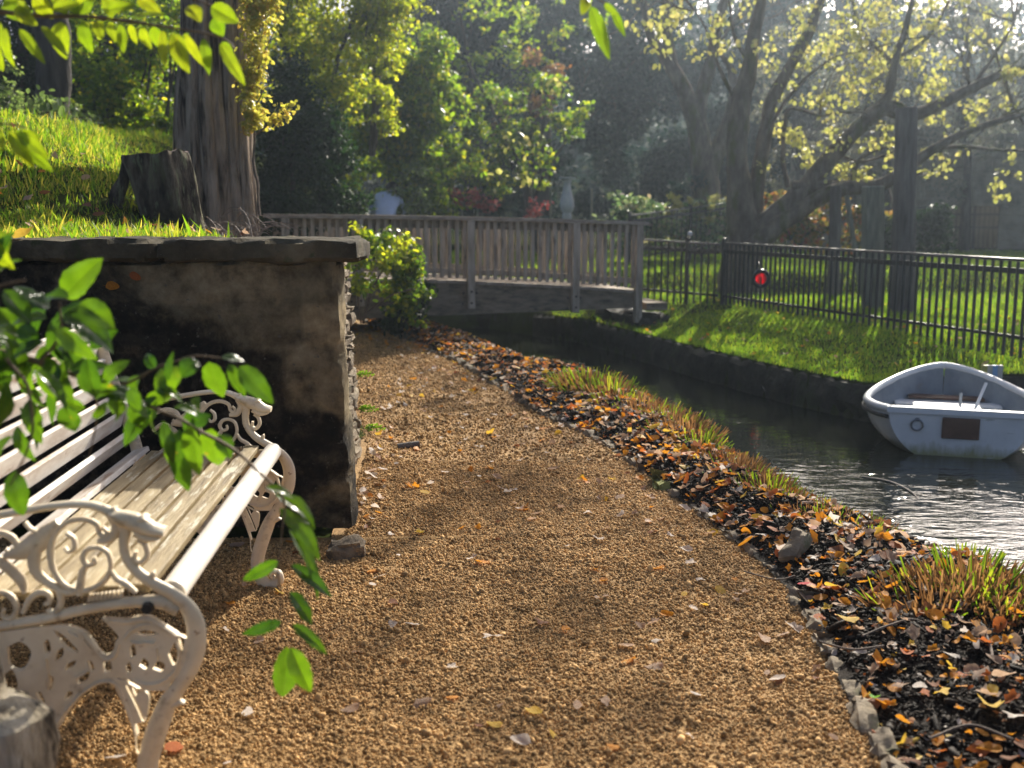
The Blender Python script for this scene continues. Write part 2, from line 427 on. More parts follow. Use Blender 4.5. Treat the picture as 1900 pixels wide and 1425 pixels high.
# ------------------------------------------------------------------ stone edge of the far bank
BANKST = mk('bank_stone', [(.3, (.012, .012, .009)), (.55, (.035, .032, .024)), (.8, (.09, .08, .055))], 4, rough=.8, bstr=.9, bscale=14, bdist=.04,
            over=[(2.2, .55, .7, (.035, .05, .015))])
bl = catmull([Vector((p.x, p.y, 0)) for p in BANK], 14)
bw = MB(); Vb = []; prof = [(-.02, -.8), (-.05, -.5), (-.02, -.33), (-.045, -.2), (-.02, -.09), (.02, -.045), (.09, -.03), (.14, -.3)]
for i, p in enumerate(bl):
    tg = (bl[min(i + 1, len(bl) - 1)] - bl[max(0, i - 1)]).normalized(); nn = Vector((-tg.y, tg.x, 0))  # towards the lawn
    for q, zz in prof:
        j = .05 * fbm(p.x * 2, p.y * 2, zz * 6, 1.4)
        Vb.append(p + nn * (q + (j if zz < -.05 else 0)) + Vector((0, 0, zz + .008 + (.03 * fbm(p.x, p.y, zz, 2) if -.3 < zz < -.05 else 0))))
kk = len(prof)
bw.add(Vb, [(i * kk + j, i * kk + j + 1, (i + 1) * kk + j + 1, (i + 1) * kk + j) for i in range(len(bl) - 1) for j in range(kk - 1)])
o = bw.build('bank_wall', BANKST, None, True)
tag(o, 'low dark stone wall holding the lawn bank above the water', 'bank wall')

# ------------------------------------------------------------------ grass
def blade(h, w, bend, nseg=2):
    V, Fc = [], []
    for i in range(nseg):
        t = i / nseg; V += [(-w * (1 - t * .6), bend * t * t, h * t), (w * (1 - t * .6), bend * t * t, h * t)]
    V.append((0, bend, h * .96))
    for i in range(nseg - 1):
        a = 2 * i; Fc += [(a, a + 1, a + 3), (a, a + 3, a + 2)]
    a = 2 * (nseg - 1); Fc.append((a, a + 1, a + 2))
    return np.array(V), np.array(Fc)
BL = [blade(1, .055, .35), blade(1, .045, .6), blade(1, .05, .15)]
def grass(name, n, region, hgt, m, label, clumpy=0):
    x, y = region(n)
    z = ground_z(x, y)
    h = hgt * np.exp(RG.normal(0, .35, len(x)))
    if clumpy:
        c = np.array([fbm(a, b, 0, 1.6, 2) for a, b in zip(x, y)]); h *= np.clip(1 + clumpy * c, .35, 2)
    sc = np.stack([np.maximum(h, .05) * (1.0 if hgt > .06 else 1.3), h, h], 1)
    me = scatter(name, BL, np.stack([x, y, z - .004], 1), np.stack([RG.normal(0, .25, len(x)), RG.normal(0, .25, len(x)), RG.uniform(0, 6.28, len(x))], 1), sc)
    return tag(link(name, me, m), label, 'grass', None, 'stuff')
def reg_bank(n):
    y = WALL_Y0 + .22 + (14.5 - WALL_Y0) * RG.random(n) ** 1.7; x = -7.4 + 6.4 * RG.random(n)
    k = (x < sideX(np.minimum(y, 6.9)) - .2 - 1.2 * sm((y - 6.9) / 3)) & (x > -.52 * y - .4); x, y = x[k], y[k]
    edge = -1.42 - .32 * (y - 5.1) ; k2 = (x < edge + RG.normal(0, .07, len(x))) & ~((np.hypot(x + 2.28, (y - 6.75)) < .55) & (RG.random(len(x)) < .8)) & ~((np.hypot(x + 2.4, y - 8.5) < .42)); return x[k2], y[k2]
grass('bank_grass', 210000, reg_bank, .046, GREEN_BANK, 'long sunlit grass on the slope behind the retaining wall', .9)
def reg_lawn(n):
    y = 9.0 + 7.6 * RG.random(n) ** 1.1; x = .6 + 6.5 * RG.random(n)
    k = (~inpoly(x, y)) & (ground_z(x, y) > -.03) & (x < .52 * y + .4) & (x > 1.0 - (y - 14) * .3)
    k &= ~((y > 14.4) & (x < 3.0) & (RG.random(n) < .8))
    return x[k], y[k]
grass('bank_lawn', 150000, reg_lawn, .035, GREEN_LAWN, 'short mown grass on the bank between water and fence')
def reg_lawn2(n):
    y = 10.5 + 17 * RG.random(n); x = -1.5 + 14.3 * RG.random(n)
    fx = np.interp(y, [10.2, 15.5, 16.4, 17.5, 26], [4.84, 3.0, 2.0, -1.5, -1.5]); k = (x > fx) & (x < .52 * y + .5); return x[k], y[k]
grass('park_lawn', 150000, reg_lawn2, .05, GREEN_LAWN, 'mown grass of the park behind the black fence')
# ------------------------------------------------------------------ retaining wall
def wall_mat():
    m, nt, out = newmat('wall_ashlar'); v = coords(nt)
    n1 = noi(nt, v, 2.1, 9, .65, .5); n2 = noi(nt, v, 9, 7, .65)
    tan_ = ramp(nt, [(.3, (.085, .066, .038)), (.5, (.33, .26, .15)), (.70, (.52, .43, .27))], n2)
    drk = ramp(nt, [(.36, (.005, .004, .003)), (.5, (.024, .018, .012)), (.62, (.085, .066, .043))], n2)
    sx = nt.nodes.new('ShaderNodeSeparateXYZ'); nt.links.new(v, sx.inputs[0])
    def sstep(src, a, b):
        r = nt.nodes.new('ShaderNodeMapRange'); r.interpolation_type = 'SMOOTHSTEP'; r.inputs[1].default_value = a; r.inputs[2].default_value = b
        nt.links.new(src, r.inputs[0]); return r.outputs[0]
    def mth(op, a, b):
        q = nt.nodes.new('ShaderNodeMath'); q.operation = op; q.use_clamp = op == 'MAXIMUM'
        for s_, v_ in zip(q.inputs, (a, b)):
            if isinstance(v_, (int, float)): s_.default_value = v_
            else: nt.links.new(v_, s_)
        return q.outputs[0]
    patch = mth('MULTIPLY', sstep(sx.outputs[2], .95, 1.18), sstep(sx.outputs[0], .55, .95))
    quoin = mth('MULTIPLY', sstep(sx.outputs[2], .55, .72), sstep(sx.outputs[0], 1.22, 1.42))
    low = mth('MULTIPLY', mth('MULTIPLY', sstep(sx.outputs[2], .78, .98), sstep(sx.outputs[0], .7, 1.3)), .55)
    base = mth('MAXIMUM', mth('MAXIMUM', patch, quoin), low)
    f = mth('ADD', mth('MULTIPLY', base, .42), mth('SUBTRACT', n1, .5))
    fac = sstep(f, .02, .24)
    c = mixc(nt, fac, drk, tan_)
    tn = nt.nodes.new('ShaderNodeAttribute'); tn.attribute_name = 'tone'; c = mixc(nt, 1.0, c, ramp(nt, [(.15, (.40, .42, .42)), (.5, (1, 1, 1)), (.85, (1.75, 1.62, 1.4))], tn.outputs['Fac']), 'MULTIPLY')
    sp = ramp(nt, [(.62, (0, 0, 0)), (.70, (1, 1, 1))], noi(nt, v, 30, 6))
    c = mixc(nt, sp, c, (.16, .145, .11))
    gr = ramp(nt, [(.56, (0, 0, 0)), (.7, (1, 1, 1))], noi(nt, v, 3.3, 6))
    gm = mth('MULTIPLY', gr, .35); c = mixc(nt, gm, c, (.045, .05, .02))
    pbsdf(nt, out, c, .92, noi(nt, v, 16, 10, .75), 1.0, .06, .2)
    return m
ASH = wall_mat()
ASHT = mk('stone_block_tan', [(.3, (.05, .042, .032)), (.5, (.16, .125, .085)), (.7, (.27, .21, .14))], 9, 9, rough=.92, bstr=.9, bscale=36, bdist=.025)
COPE = mk('wall_coping', [(.35, (.028, .023, .013)), (.55, (.085, .070, .042)), (.72, (.17, .145, .09))], 4, 9, rough=.95, bstr=1.0, bscale=60, bdist=.02,
          over=[(11, .57, .68, (.055, .06, .022)), (70, .66, .72, (.2, .19, .15))])
RUB = mk('wall_rubble', [(.3, (.10, .08, .055)), (.55, (.26, .21, .145)), (.75, (.40, .34, .24))], 7, rough=.9, bstr=1.0, bscale=40, bdist=.02, over=[(3, .6, .7, (.10, .085, .05))])
ZC0 = P(640, 484, WALL_Y0).z        # underside of coping
ZC1 = P(640, 444, WALL_Y0 - .05).z
XE = G(659, 1008).x
wall = thing('retaining_wall', 'dark stained stone retaining wall with a long coping slab, behind the white bench', 'wall', (XE - 1.6, WALL_Y0, 0))
def roughbox(mb, x0, x1, y0, y1, z0, z1, nx, ny, nz, amp, sc, seed, round_=.02, extra=None):
    """a block with uneven faces: grid box pushed by noise"""
    pts = {}; V = []; Fc = []
    def idx(i, j, k):
        key = (i, j, k)
        if key not in pts:
            x = x0 + (x1 - x0) * i / nx; y = y0 + (y1 - y0) * j / ny; z = z0 + (z1 - z0) * k / nz
            p = Vector((x, y, z)); c = Vector(((x0 + x1) / 2, (y0 + y1) / 2, (z0 + z1) / 2))
            nn = Vector(((i == nx) - (i == 0), (j == ny) - (j == 0), (k == nz) - (k == 0)))
            edge = abs(nn.x) + abs(nn.y) + abs(nn.z)
            d = amp * noise.fractal(p * sc + Vector((seed * 7.3, 0, 0)), .9, 2, 4)
            if edge > 1: d -= round_ * (edge - 1) * (1 + 9 * max(0, noise.noise(p * 9)))
            if extra is not None and nn.y < 0: d -= extra(p)
            V.append(p + nn.normalized() * d if nn.length else p); pts[key] = len(V) - 1
        return pts[key]
    for i in range(nx):
        for j in range(ny):
            Fc.append((idx(i, j, 0), idx(i, j + 1, 0), idx(i + 1, j + 1, 0), idx(i + 1, j, 0))); Fc.append((idx(i, j, nz), idx(i + 1, j, nz), idx(i + 1, j + 1, nz), idx(i, j + 1, nz)))
        for k in range(nz):
            Fc.append((idx(i, 0, k), idx(i + 1, 0, k), idx(i + 1, 0, k + 1), idx(i, 0, k + 1))); Fc.append((idx(i, ny, k), idx(i, ny, k + 1), idx(i + 1, ny, k + 1), idx(i + 1, ny, k)))
    for j in range(ny):
        for k in range(nz):
            Fc.append((idx(0, j, k), idx(0, j, k + 1), idx(0, j + 1, k + 1), idx(0, j + 1, k))); Fc.append((idx(nx, j, k), idx(nx, j + 1, k), idx(nx, j + 1, k + 1), idx(nx, j, k + 1)))
    mb.add(V, Fc)
body = MB()
zs = [.07, .33, .62, .93, 1.13, ZC0]
lean = .055                          # the wall batters outwards towards the foot
CUTS = [[.85, 1.75, 2.9], [.55, 1.3, 2.4], [.9, 1.6, 2.7], [.17, 1.0, 2.2], [.27, .62, 1.5, 2.6]]
def wall_joint(p):
    """how deep the worn joints and chips cut in at this point of the face"""
    if p.y > WALL_Y0 + .1: return 0
    d = 0; z = p.z + .012 * noise.noise(Vector((p.x * 3, 0, p.z * 2)))
    for zj in zs[1:5]: d = max(d, math.exp(-((z - zj) / .012) ** 2))
    c = min(4, max(0, sum(z > q for q in zs[1:5]))); xx = XE - lean * z / 1.4 - p.x + .012 * noise.noise(Vector((0, 5, p.z * 7)))
    for q in CUTS[c]: d = max(d, .8 * math.exp(-((xx - q) / .012) ** 2))
    wear = max(0, min(1, .45 + 1.1 * noise.noise(Vector((p.x * 1.7, 3, p.z * 2.3)))))
    return .018 * d * wear + .012 * max(0, noise.fractal(Vector((p.x * 4, 9, p.z * 4)), 1, 2, 4) - .25)
roughbox(body, XE - 4.4, XE, WALL_Y0, WALL_Y0 + .22, zs[0], ZC0, 190, 3, 60, .014, 5, 0, .008, wall_joint)
body.v = [(x - lean * z / 1.4, y, z) for x, y, z in body.v]
body.box((XE - 2.3, WALL_Y0 + .12, .55), (4.2, .16, .96))
wf = body.build('wall_face', ASH, wall, True); tones = []
for x, y, z in body.v:
    c = min(4, max(0, sum(z + .012 * noise.noise(Vector((x * 3, 0, z * 2))) > q for q in zs[1:5]))); xx = XE - lean * z / 1.4 - x; b_ = sum(xx > q for q in CUTS[c])
    tones.append(.5 + .5 * noise.noise(Vector((c * 7.7 + 3.1, b_ * 5.3 + 1.7, 2.2))))
ta = wf.data.attributes.new('tone', 'FLOAT', 'POINT'); ta.data.foreach_set('value', tones)
cp = MB()
for x0, x1, sd in ((P(668, 460, WALL_Y0).x - .90, P(668, 460, WALL_Y0).x, 1), (-4.6, P(668, 460, WALL_Y0).x - .903, 2)):
    roughbox(cp, x0, x1, WALL_Y0 - .055, WALL_Y0 + .34, ZC0 - .004, ZC1, max(8, int((x1 - x0) / .04)), 9, 5, .014, 8, 0, .008)
cp.build('coping', COPE, wall, True)
# rubble end of the wall, seen edge on
rb = MB(); z = .02; r2 = random.Random(5)
while z < ZC0 - .05:
    hgt = min(r2.uniform(.05, .12), ZC0 - z)
    yy = WALL_Y0 + .21
    while yy < 6.75:
        L = r2.uniform(.10, .3)
        xr = sideX(yy + L / 2) + .045 - .075 * (z + hgt / 2) / 1.4 - .062 + r2.uniform(-.012, .012)
        roughbox(rb, xr - .2, xr, yy + .004, min(yy + L, 6.8) - .004, z + .003, z + hgt - .003, 3, 5, 4, .022, 11, r2.random() * 50, .016)
        yy += L
    z += hgt
rb.build('rubble_end', RUB, wall, True)
def stone(name, c, size, m, label, cat, group=None, rz=0, seed=0, amp=.1):
    mb = MB(); sx, sy, sz = size
    roughbox(mb, -sx / 2, sx / 2, -sy / 2, sy / 2, -sz / 2, sz / 2, 8, 10, 5, amp * min(sx, sy) * 1.1, 1.7 / max(sx, sy), seed * 3.7, amp * min(sx, sy) * .55)
    o = mb.build(name, m, None, True); o.location = c; o.rotation_euler = (r2.uniform(-.08, .08), r2.uniform(-.08, .08), rz)
    return tag(o, label, cat, group)
stone('loose_stone', G(643, 1025, .04), (.16, .12, .1), ASHT, 'small square stone wedged under the corner of the retaining wall', 'stone', None, .2, 3, .25)

# edging stones along the path
yy = 2.2; k = 0; seen = set()
while yy < 14.8:
    L = r2.uniform(.13, .26) if yy < 8 else r2.uniform(.2, .34)
    w = r2.uniform(.055, .095); ym = yy + L / 2
    x = float(pathR(ym)); ang = math.atan2(float(pathR(yy + L) - pathR(yy)), L)
    lab, m, g = 'flat grey edging stone set between the tan path and the mulch bed', STONE, 'edging stones along the path'
    hgt = .06
    if 'moss' not in seen and abs(ym - G(1228, 905).y) < .13: lab, m, g, w, L = 'thin yellow-green mossy edging stone beside the mulch', MOSSY, None, .12, .3; seen.add('moss')
    elif 'broad' not in seen and abs(ym - G(1485, 1112).y) < .12: lab, m, g, w = 'broad cracked pale edging stone, widest of the row beside the path', STONE, None, .15; seen.add('broad')
    o = stone('edging_stone', (x + .01, ym, .014 + float(lump(x, ym)) + r2.uniform(-.008, .008)), (w, L * .95, hgt), m, lab, 'stone', g, -ang + r2.uniform(-.16, .16), k, .3)
    yy += L + r2.uniform(.0, .03) if not m is MOSSY else .22; k += 1
stone('stone', G(1476, 1013, .11), (.17, .09, .05), STONE, 'pale flat slate standing tilted in the mulch above the path edge', 'stone', None, .9, 71, .2).rotation_euler[1] = -.5
stone('rock', P(838, 652, 11.4), (.2, .16, .13), STONE, 'rounded tan stone sitting on the far stretch of path edging', 'stone', None, .3, 72, .3)
if True:
    mb = MB()
    mb.tube([(0, 0, 0), (.11, .015, .012), (.2, .03, .02)], [.035, .037, .034], 12); o = mb.build('cut_log', mk('cut_log_bark', [(.3, (.05, .045, .042)), (.7, (.17, .155, .14))], 14, rough=.8), None, True)
    o.location = G(712, 603, .10); tag(o, 'short grey cut log lying in leaves at the far path bend', 'log')
    o2 = copy_tree(o); o2.location = G(738, 829, .03); o2.rotation_euler[2] = .1; o2.scale = (.7, .7, .6); tag(o2, 'small grey stone pebble lying alone on the gravel by the wall', 'stone'); o2.name = 'pebble'

# rock at the left edge of the frame
rk = MB()
def rock_stack(mb, base, rings, seg=26, seed=0, amp=.18):
    V = []
    for z, r, ox in rings:
        for j in range(seg):
            a = 2 * math.pi * j / seg
            k = 1 + amp * noise.fractal(Vector((math.cos(a) * 1.4, math.sin(a) * 1.4, z * 5 + seed)), .8, 2.2, 5) + .05 * noise.noise(Vector((math.cos(a) * 7, math.sin(a) * 7, z * 3)))
            V.append(Vector(base) + Vector((ox + r * k * math.cos(a), r * k * math.sin(a), z)))
    n = len(rings)
    mb.add(V, [(i * seg + j, i * seg + (j + 1) % seg, (i + 1) * seg + (j + 1) % seg, (i + 1) * seg + j) for i in range(n - 1) for j in range(seg)] + [tuple((n - 1) * seg + j for j in range(seg)), tuple(range(seg - 1, -1, -1))])
OLDW = mk('weathered_grey_wood', [(.38, (.05, .038, .026)), (.48, (.36, .30, .21)), (.68, (.64, .57, .45))], 9, 8, rough=.9, bstr=1.0, bscale=26, bdist=.04, stretch=(1.6, 1.6, .35), dist=.5,
          over=[(14, .56, .64, (.03, .022, .016))])
bp = P(6, 1290, 2.2)
rock_stack(rk, (bp.x - .02, 2.2, 0), [(-.05, .12, .01), (.12, .115, .005), (.24, .10, 0), (.262, .085, 0), (.285, .105, 0), (.38, .11, .0), (.455, .105, 0), (.475, .085, -.01), (.50, .062, -.045), (.62, .055, -.052), (.78, .052, -.05), (.92, .05, -.055), (.98, .02, -.06)], amp=.25)
o = rk.build('old_tree_stump', OLDW, None, True); tag(o, 'pale weathered stump with deep dark cracks at the near end of the bench', 'stump')

# ------------------------------------------------------------------ the bench
IRON = mk('white_painted_iron', [(.3, (.56, .44, .29)), (.55, (.78, .67, .48)), (.8, (.82, .74, .58))], 5, 6, rough=.45, bstr=.25, bscale=50, over=[(14, .58, .70, (.46, .36, .23)), (33, .66, .72, (.28, .15, .07))], spec=.45)
SLATW = mk('white_painted_slat', [(.35, (.46, .38, .31)), (.5, (.62, .56, .49)), (.65, (.74, .70, .64))], 7, 8, rough=.5, bstr=.2, bscale=50, stretch=(2.2, .5, 2), over=[(9, .58, .66, (.33, .22, .14))])
SLATD = mk('weathered_seat_slat', [(.3, (.13, .095, .05)), (.5, (.29, .225, .12)), (.7, (.44, .36, .215))], 8, 9, rough=.6, bstr=.5, bscale=40, stretch=(3, .35, 3),
           over=[(13, .56, .62, (.52, .48, .36))])
ROLL = mk('white_front_roll', [(.3, (.66, .60, .50)), (.7, (.80, .77, .70))], 5, rough=.4, bstr=.1, bscale=40, spec=.45)
fn, ff = G(378, 1516), G(545, 1102)
BO = Vector((P(378, 1213, fn.y).x, fn.y, 0)); BF = Vector((P(545, 904, ff.y).x, ff.y, 0))
EL = (BF - BO).normalized(); ED = Vector((EL.y, -EL.x, 0)); BLN = (BF - BO).length
bench = thing('garden_bench', 'white cast iron bench with scrolled dragon-head armrests and weathered wooden seat slats', 'bench', BO + Vector((0, 0, .03)))
bench.rotation_euler[2] = math.atan2(-EL.x, EL.y)
BM_ = bench.matrix_basis.copy()
def bl2(cx, cy):
    """outline point measured on the near armrest -> (depth, height) in the casting's plane"""
    px, py = cx / 2.714, 900 + cy / 2.714
    d = ray(px, py); t = (BO - Vector((0, 0, H))).dot(EL) / d.dot(EL)
    p = Vector((0, 0, H)) + d * t
    return ((p - BO).dot(ED), p.z)
def cst(mb, pts, widths, th=.013, closed=False, raw=False):
    q = [bl2(*p) if not raw else p for p in pts]
    mb.tube([(a, 0, b) for a, b in q], [w / 2714 * 1.36 / 1.0 * .5 for w in widths] if hasattr(widths, '__len__') else widths / 2714 * 1.36 * .5, 10, 5, flat=((0, 1, 0), th))
cast = MB()
# arm rail, running into the neck and round the knee down to the foot
cst(cast, [(-150, 235), (0, 212), (150, 186), (300, 162), (430, 157), (520, 178), (600, 220)], [42, 42, 40, 38, 40, 48, 66], .016)
cst(cast, [(600, 220), (632, 290), (628, 360), (645, 430), (700, 500), (780, 555), (870, 605), (945, 670), (985, 750), (993, 830), (985, 910), (955, 990), (905, 1070), (850, 1150), (815, 1230), (780, 1330), (752, 1430), (745, 1510), (765, 1590), (815, 1650), (880, 1660)],
    [76, 62, 54, 54, 56, 60, 68, 84, 96, 98, 92, 84, 80, 92, 104, 108, 108, 104, 104, 110, 90], .014)
cst(cast, [(880, 1660), (925, 1620), (920, 1570), (880, 1555), (862, 1585), (885, 1605)], [90, 74, 56, 44, 34, 28], .02)
cst(cast, [(865, 1165), (905, 1150), (935, 1150)], [50, 40, 12], .012)
# dragon head
cst(cast, [(560, 200), (620, 225), (680, 245), (735, 268), (780, 285), (838, 292)], [40, 84, 98, 92, 70, 46], .026)
cst(cast, [(690, 290), (740, 320), (790, 322), (815, 318)], [60, 52, 34, 18], .02)
cst(cast, [(700, 240), (728, 222), (752, 226)], [34, 40, 16], .024)
cst(cast, [(590, 205), (575, 180), (590, 170)], [50, 30, 8], .014)
cst(cast, [(700, 330), (735, 360), (745, 410), (715, 445), (685, 430), (690, 390)], [30, 30, 30, 30, 28, 20], .012)
cst(cast, [(760, 540), (775, 505), (780, 490)], [40, 30, 6], .012)
# seat rail
cst(cast, [(-150, 800), (0, 768), (120, 748), (240, 728), (400, 690), (550, 662), (700, 645), (820, 648), (900, 690)], [50, 50, 52, 54, 56, 56, 60, 80, 60], .016)
# inner scrolls
cst(cast, [(520, 270), (545, 300), (530, 318), (505, 300), (488, 255), (420, 232), (340, 250), (280, 310), (258, 400), (275, 490), (325, 560), (400, 592), (480, 575), (540, 530), (562, 465), (545, 400), (495, 375), (445, 385), (422, 425), (445, 462), (482, 450), (478, 420)],
    [18, 24, 28, 28, 30, 30, 30, 32, 40, 32, 30, 34, 32, 28, 26, 26, 26, 28, 32, 28, 24, 18], .009)
cst(cast, [(560, 215), (590, 270), (560, 330), (500, 340)], [40, 50, 46, 30], .012)
cst(cast, [(30, 415), (110, 395), (190, 350), (240, 300), (300, 245)], [30, 90, 110, 80, 40], .012)
cst(cast, [(195, 350), (175, 430), (190, 500), (245, 548), (300, 585), (312, 650), (280, 705), (245, 680)], [60, 70, 60, 44, 40, 36, 36, 24], .012)
cst(cast, [(130, 245), (160, 280), (215, 300)], [20, 24, 16], .01)
cst(cast, [(-120, 470), (-40, 420), (40, 470), (110, 540), (130, 600)], [30, 40, 60, 60, 24], .011)
cst(cast, [(290, 580), (350, 600), (400, 588)], [30, 40, 30], .011)
cst(cast, [(400, 610), (410, 560), (420, 500), (440, 460)], [40, 44, 40, 30], .011)
for i in range(9): cst(cast, [(455 + i * 20, 640 - i * 2.5), (458 + i * 20, 605 - i * 2)], [22, 10], .010)
# back leg and top of the back frame
cst(cast, [(-150, 1660), (-140, 1500), (-90, 1300), (-60, 1100), (-60, 900), (-90, 780)], [70, 70, 80, 80, 80, 70], .016)
PBK = [(-.60, .50), (-.61, .60), (-.655, .76), (-.70, .91), (-.72, .985)]
cst(cast, PBK, 95, .016, raw=True)
cst(cast, [(-.52, .47), (-.57, .50), (-.60, .56)], 95, .016, raw=True)
# lower filigree panel with real piercings
def plate(outline, holes, th):
    cu = bpy.data.curves.new('plate', 'CURVE'); cu.dimensions = '2D'; cu.fill_mode = 'BOTH'; cu.extrude = th; cu.bevel_depth = .002; cu.bevel_resolution = 1
    for k_p, poly in enumerate([outline] + holes):
        if k_p:
            cx_ = sum(p[0] for p in poly) / len(poly); cy_ = sum(p[1] for p in poly) / len(poly); poly = [(cx_ + (p[0] - cx_) * 1.42, cy_ + (p[1] - cy_) * 1.42) for p in poly]
        pp = catmull([Vector((*bl2(*p), 0)) for p in poly] + [Vector((*bl2(*poly[0]), 0))], 5)[:-1]
        s = cu.splines.new('POLY'); s.points.add(len(pp) - 1); s.use_cyclic_u = True
        for q, p in zip(s.points, pp): q.co = (p.x, p.y, 0, 1)
    ob = bpy.data.objects.new('plate', cu); COL.objects.link(ob)
    me = bpy.data.meshes.new_from_object(ob.evaluated_get(bpy.context.evaluated_depsgraph_get())); bpy.data.objects.remove(ob); bpy.data.curves.remove(cu)
    V = [(v.co.x, -v.co.z, v.co.y) for v in me.vertices]; Fc = [tuple(p.vertices) for p in me.polygons]; bpy.data.meshes.remove(me)
    return V, Fc
cast.add(*plate([(-70, 800), (60, 790), (160, 775), (240, 770), (340, 764), (430, 795), (470, 840), (500, 885), (540, 912), (580, 890), (592, 845), (608, 815), (560, 760), (525, 725), (600, 738), (700, 722), (770, 725), (840, 770), (890, 805), (940, 830), (985, 900), (960, 1000), (880, 1110), (840, 1220), (800, 1290), (760, 1390), (700, 1400), (685, 1300), (640, 1180), (590, 1070), (570, 1025), (520, 1030), (470, 1060), (415, 1110), (350, 1190), (300, 1270), (270, 1260), (200, 1190), (120, 1130), (40, 1180), (-40, 1240), (-70, 1100)],
    [[(290, 795), (330, 815), (385, 870), (380, 885), (335, 860)], [(300, 890), (322, 880), (322, 910), (295, 935), (288, 925)], [(340, 985), (350, 955), (385, 940), (375, 965)], [(448, 942), (470, 945), (480, 975), (465, 985)],
     [(335, 1130), (350, 1095), (372, 1098), (362, 1120)], [(192, 1105), (215, 1100), (232, 1140), (215, 1148)], [(662, 880), (680, 855), (690, 900), (668, 915)], [(712, 960), (730, 930), (752, 950), (740, 975)], [(782, 975), (800, 945), (830, 955), (820, 985)],
     [(862, 900), (895, 845), (925, 845), (915, 900), (885, 940)], [(862, 1065), (880, 1035), (922, 1022), (915, 1050), (880, 1075)], [(700, 1130), (718, 1105), (748, 1120), (745, 1180), (735, 1195)], [(600, 1025), (640, 1028), (690, 1050), (700, 1075), (650, 1050)],
     [(640, 1060), (665, 1085), (715, 1190), (712, 1210), (690, 1160)], [(60, 880), (110, 860), (150, 900), (120, 960), (70, 950)], [(30, 1020), (70, 1000), (90, 1060), (50, 1100)], [(232, 850), (252, 838), (262, 880), (240, 892)], [(410, 1010), (450, 1000), (440, 1035), (405, 1045)], [(640, 965), (660, 950), (668, 985), (648, 995)], [(250, 1010), (275, 1030), (262, 1075), (244, 1050)], [(690, 800), (740, 785), (790, 800), (740, 812)], [(530, 950), (560, 945), (565, 980), (535, 985)]], .006))
cst(cast, [(540, 730), (640, 742), (740, 728), (810, 760), (900, 812)], [16, 34, 40, 34, 20], .014)
cst(cast, [(760 + 150 * math.cos(a), 905 + 150 * math.sin(a)) for a in np.linspace(-2.6, 2.2, 14)], [14] + [24] * 12 + [14], .014)
cst(cast, [(420, 800), (470, 850), (500, 900), (545, 930), (590, 905), (608, 850)], [14, 24, 26, 26, 24, 14], .014)
cst(cast, [(290, 1260), (340, 1190), (420, 1100), (520, 1040), (600, 1060), (650, 1180), (695, 1310)], [14, 24, 26, 26, 26, 24, 14], .014)
cst(cast, [(-60, 640), (0, 600), (60, 620), (90, 680), (60, 730), (20, 715), (25, 685)], [26, 30, 34, 32, 28, 24, 18], .010)
cst(cast, [(-100, 330), (-20, 300), (60, 320), (90, 370), (60, 400), (35, 380)], [26, 34, 36, 32, 26, 18], .010)
cst(cast, [(120, 700), (150, 640), (200, 600), (250, 610), (255, 650), (228, 655)], [26, 34, 36, 30, 24, 16], .010)
cst(cast, [(340, 300), (375, 330), (380, 375), (350, 395), (330, 370)], [20, 28, 28, 22, 14], .010)
cst(cast, [(560, 480), (590, 530), (640, 560), (690, 600)], [18, 30, 34, 24], .010)
for cx, cy, L, a in ((450, 850, 60, .9), (380, 800, 60, .5), (250, 1000, 160, 1.5), (420, 1000, 80, -.5), (800, 900, 60, 1.5), (700, 840, 70, .1), (760, 840, 60, .1)):
    dx, dy = math.cos(a) * L / 2, math.sin(a) * L / 2
    cst(cast, [(cx - dx, cy - dy), (cx, cy + 6), (cx + dx, cy + dy)], [6, 22, 6], .016)
bm = bmesh.new(); me = bpy.data.meshes.new('armrest_casting'); me.from_pydata(cast.v, [], cast.f); me.update()
bm.from_mesh(me); bmesh.ops.recalc_face_normals(bm, faces=bm.faces); bm.to_mesh(me); bm.free()
me.polygons.foreach_set('use_smooth', [True] * len(me.polygons)); me.set_sharp_from_angle(angle=math.radians(42))
e1 = link('armrest', me, IRON, bench); e2 = link('armrest', me.copy(), None, bench, (0, BLN, 0))
b = MB()
sp = bl2(758, 662); b.tube([(sp[0], -.030, sp[1]), (sp[0], -.012, sp[1])], [.013, .016], 10)
b.build('bolt', mk('dark_bolt', [(.3, (.02, .02, .02)), (.7, (.05, .05, .05))], 20, rough=.5, metal=.6), bench, True, world=False)
def slat(mb, d, z, w, th, ang):
    M = Matrix.Rotation(-ang, 3, 'Y')
    mb.box((d, BLN / 2, z), (w, BLN - .034, th), M)
fr = MB(); zf = bl2(890, 640)[1]
fr.tube([(-.075, .017, zf + .012), (-.075, BLN - .017, zf + .012)], [.034, .034], 16); fr.build('front_rail', ROLL, bench, True, world=False)
ss = MB(); z0 = zf + .028
for i in range(6): slat(ss, -.155 - i * .073, z0 - .0035 * i, .055, .022, -.05)
ss.build('seat', SLATD, bench, bevel=.004, world=False)
bk = MB(); slat(bk, -.585, z0 - .005, .066, .02, .30); 
slat(bk, -.632, z0 + .052, .072, .02, 1.0)
for i in range(6):
    slat(bk, -.655 - .02 * i, z0 + .125 + i * .068, .0625, .018, 1.29)
bk.build('backrest', SLATW, bench, bevel=.004, world=False)

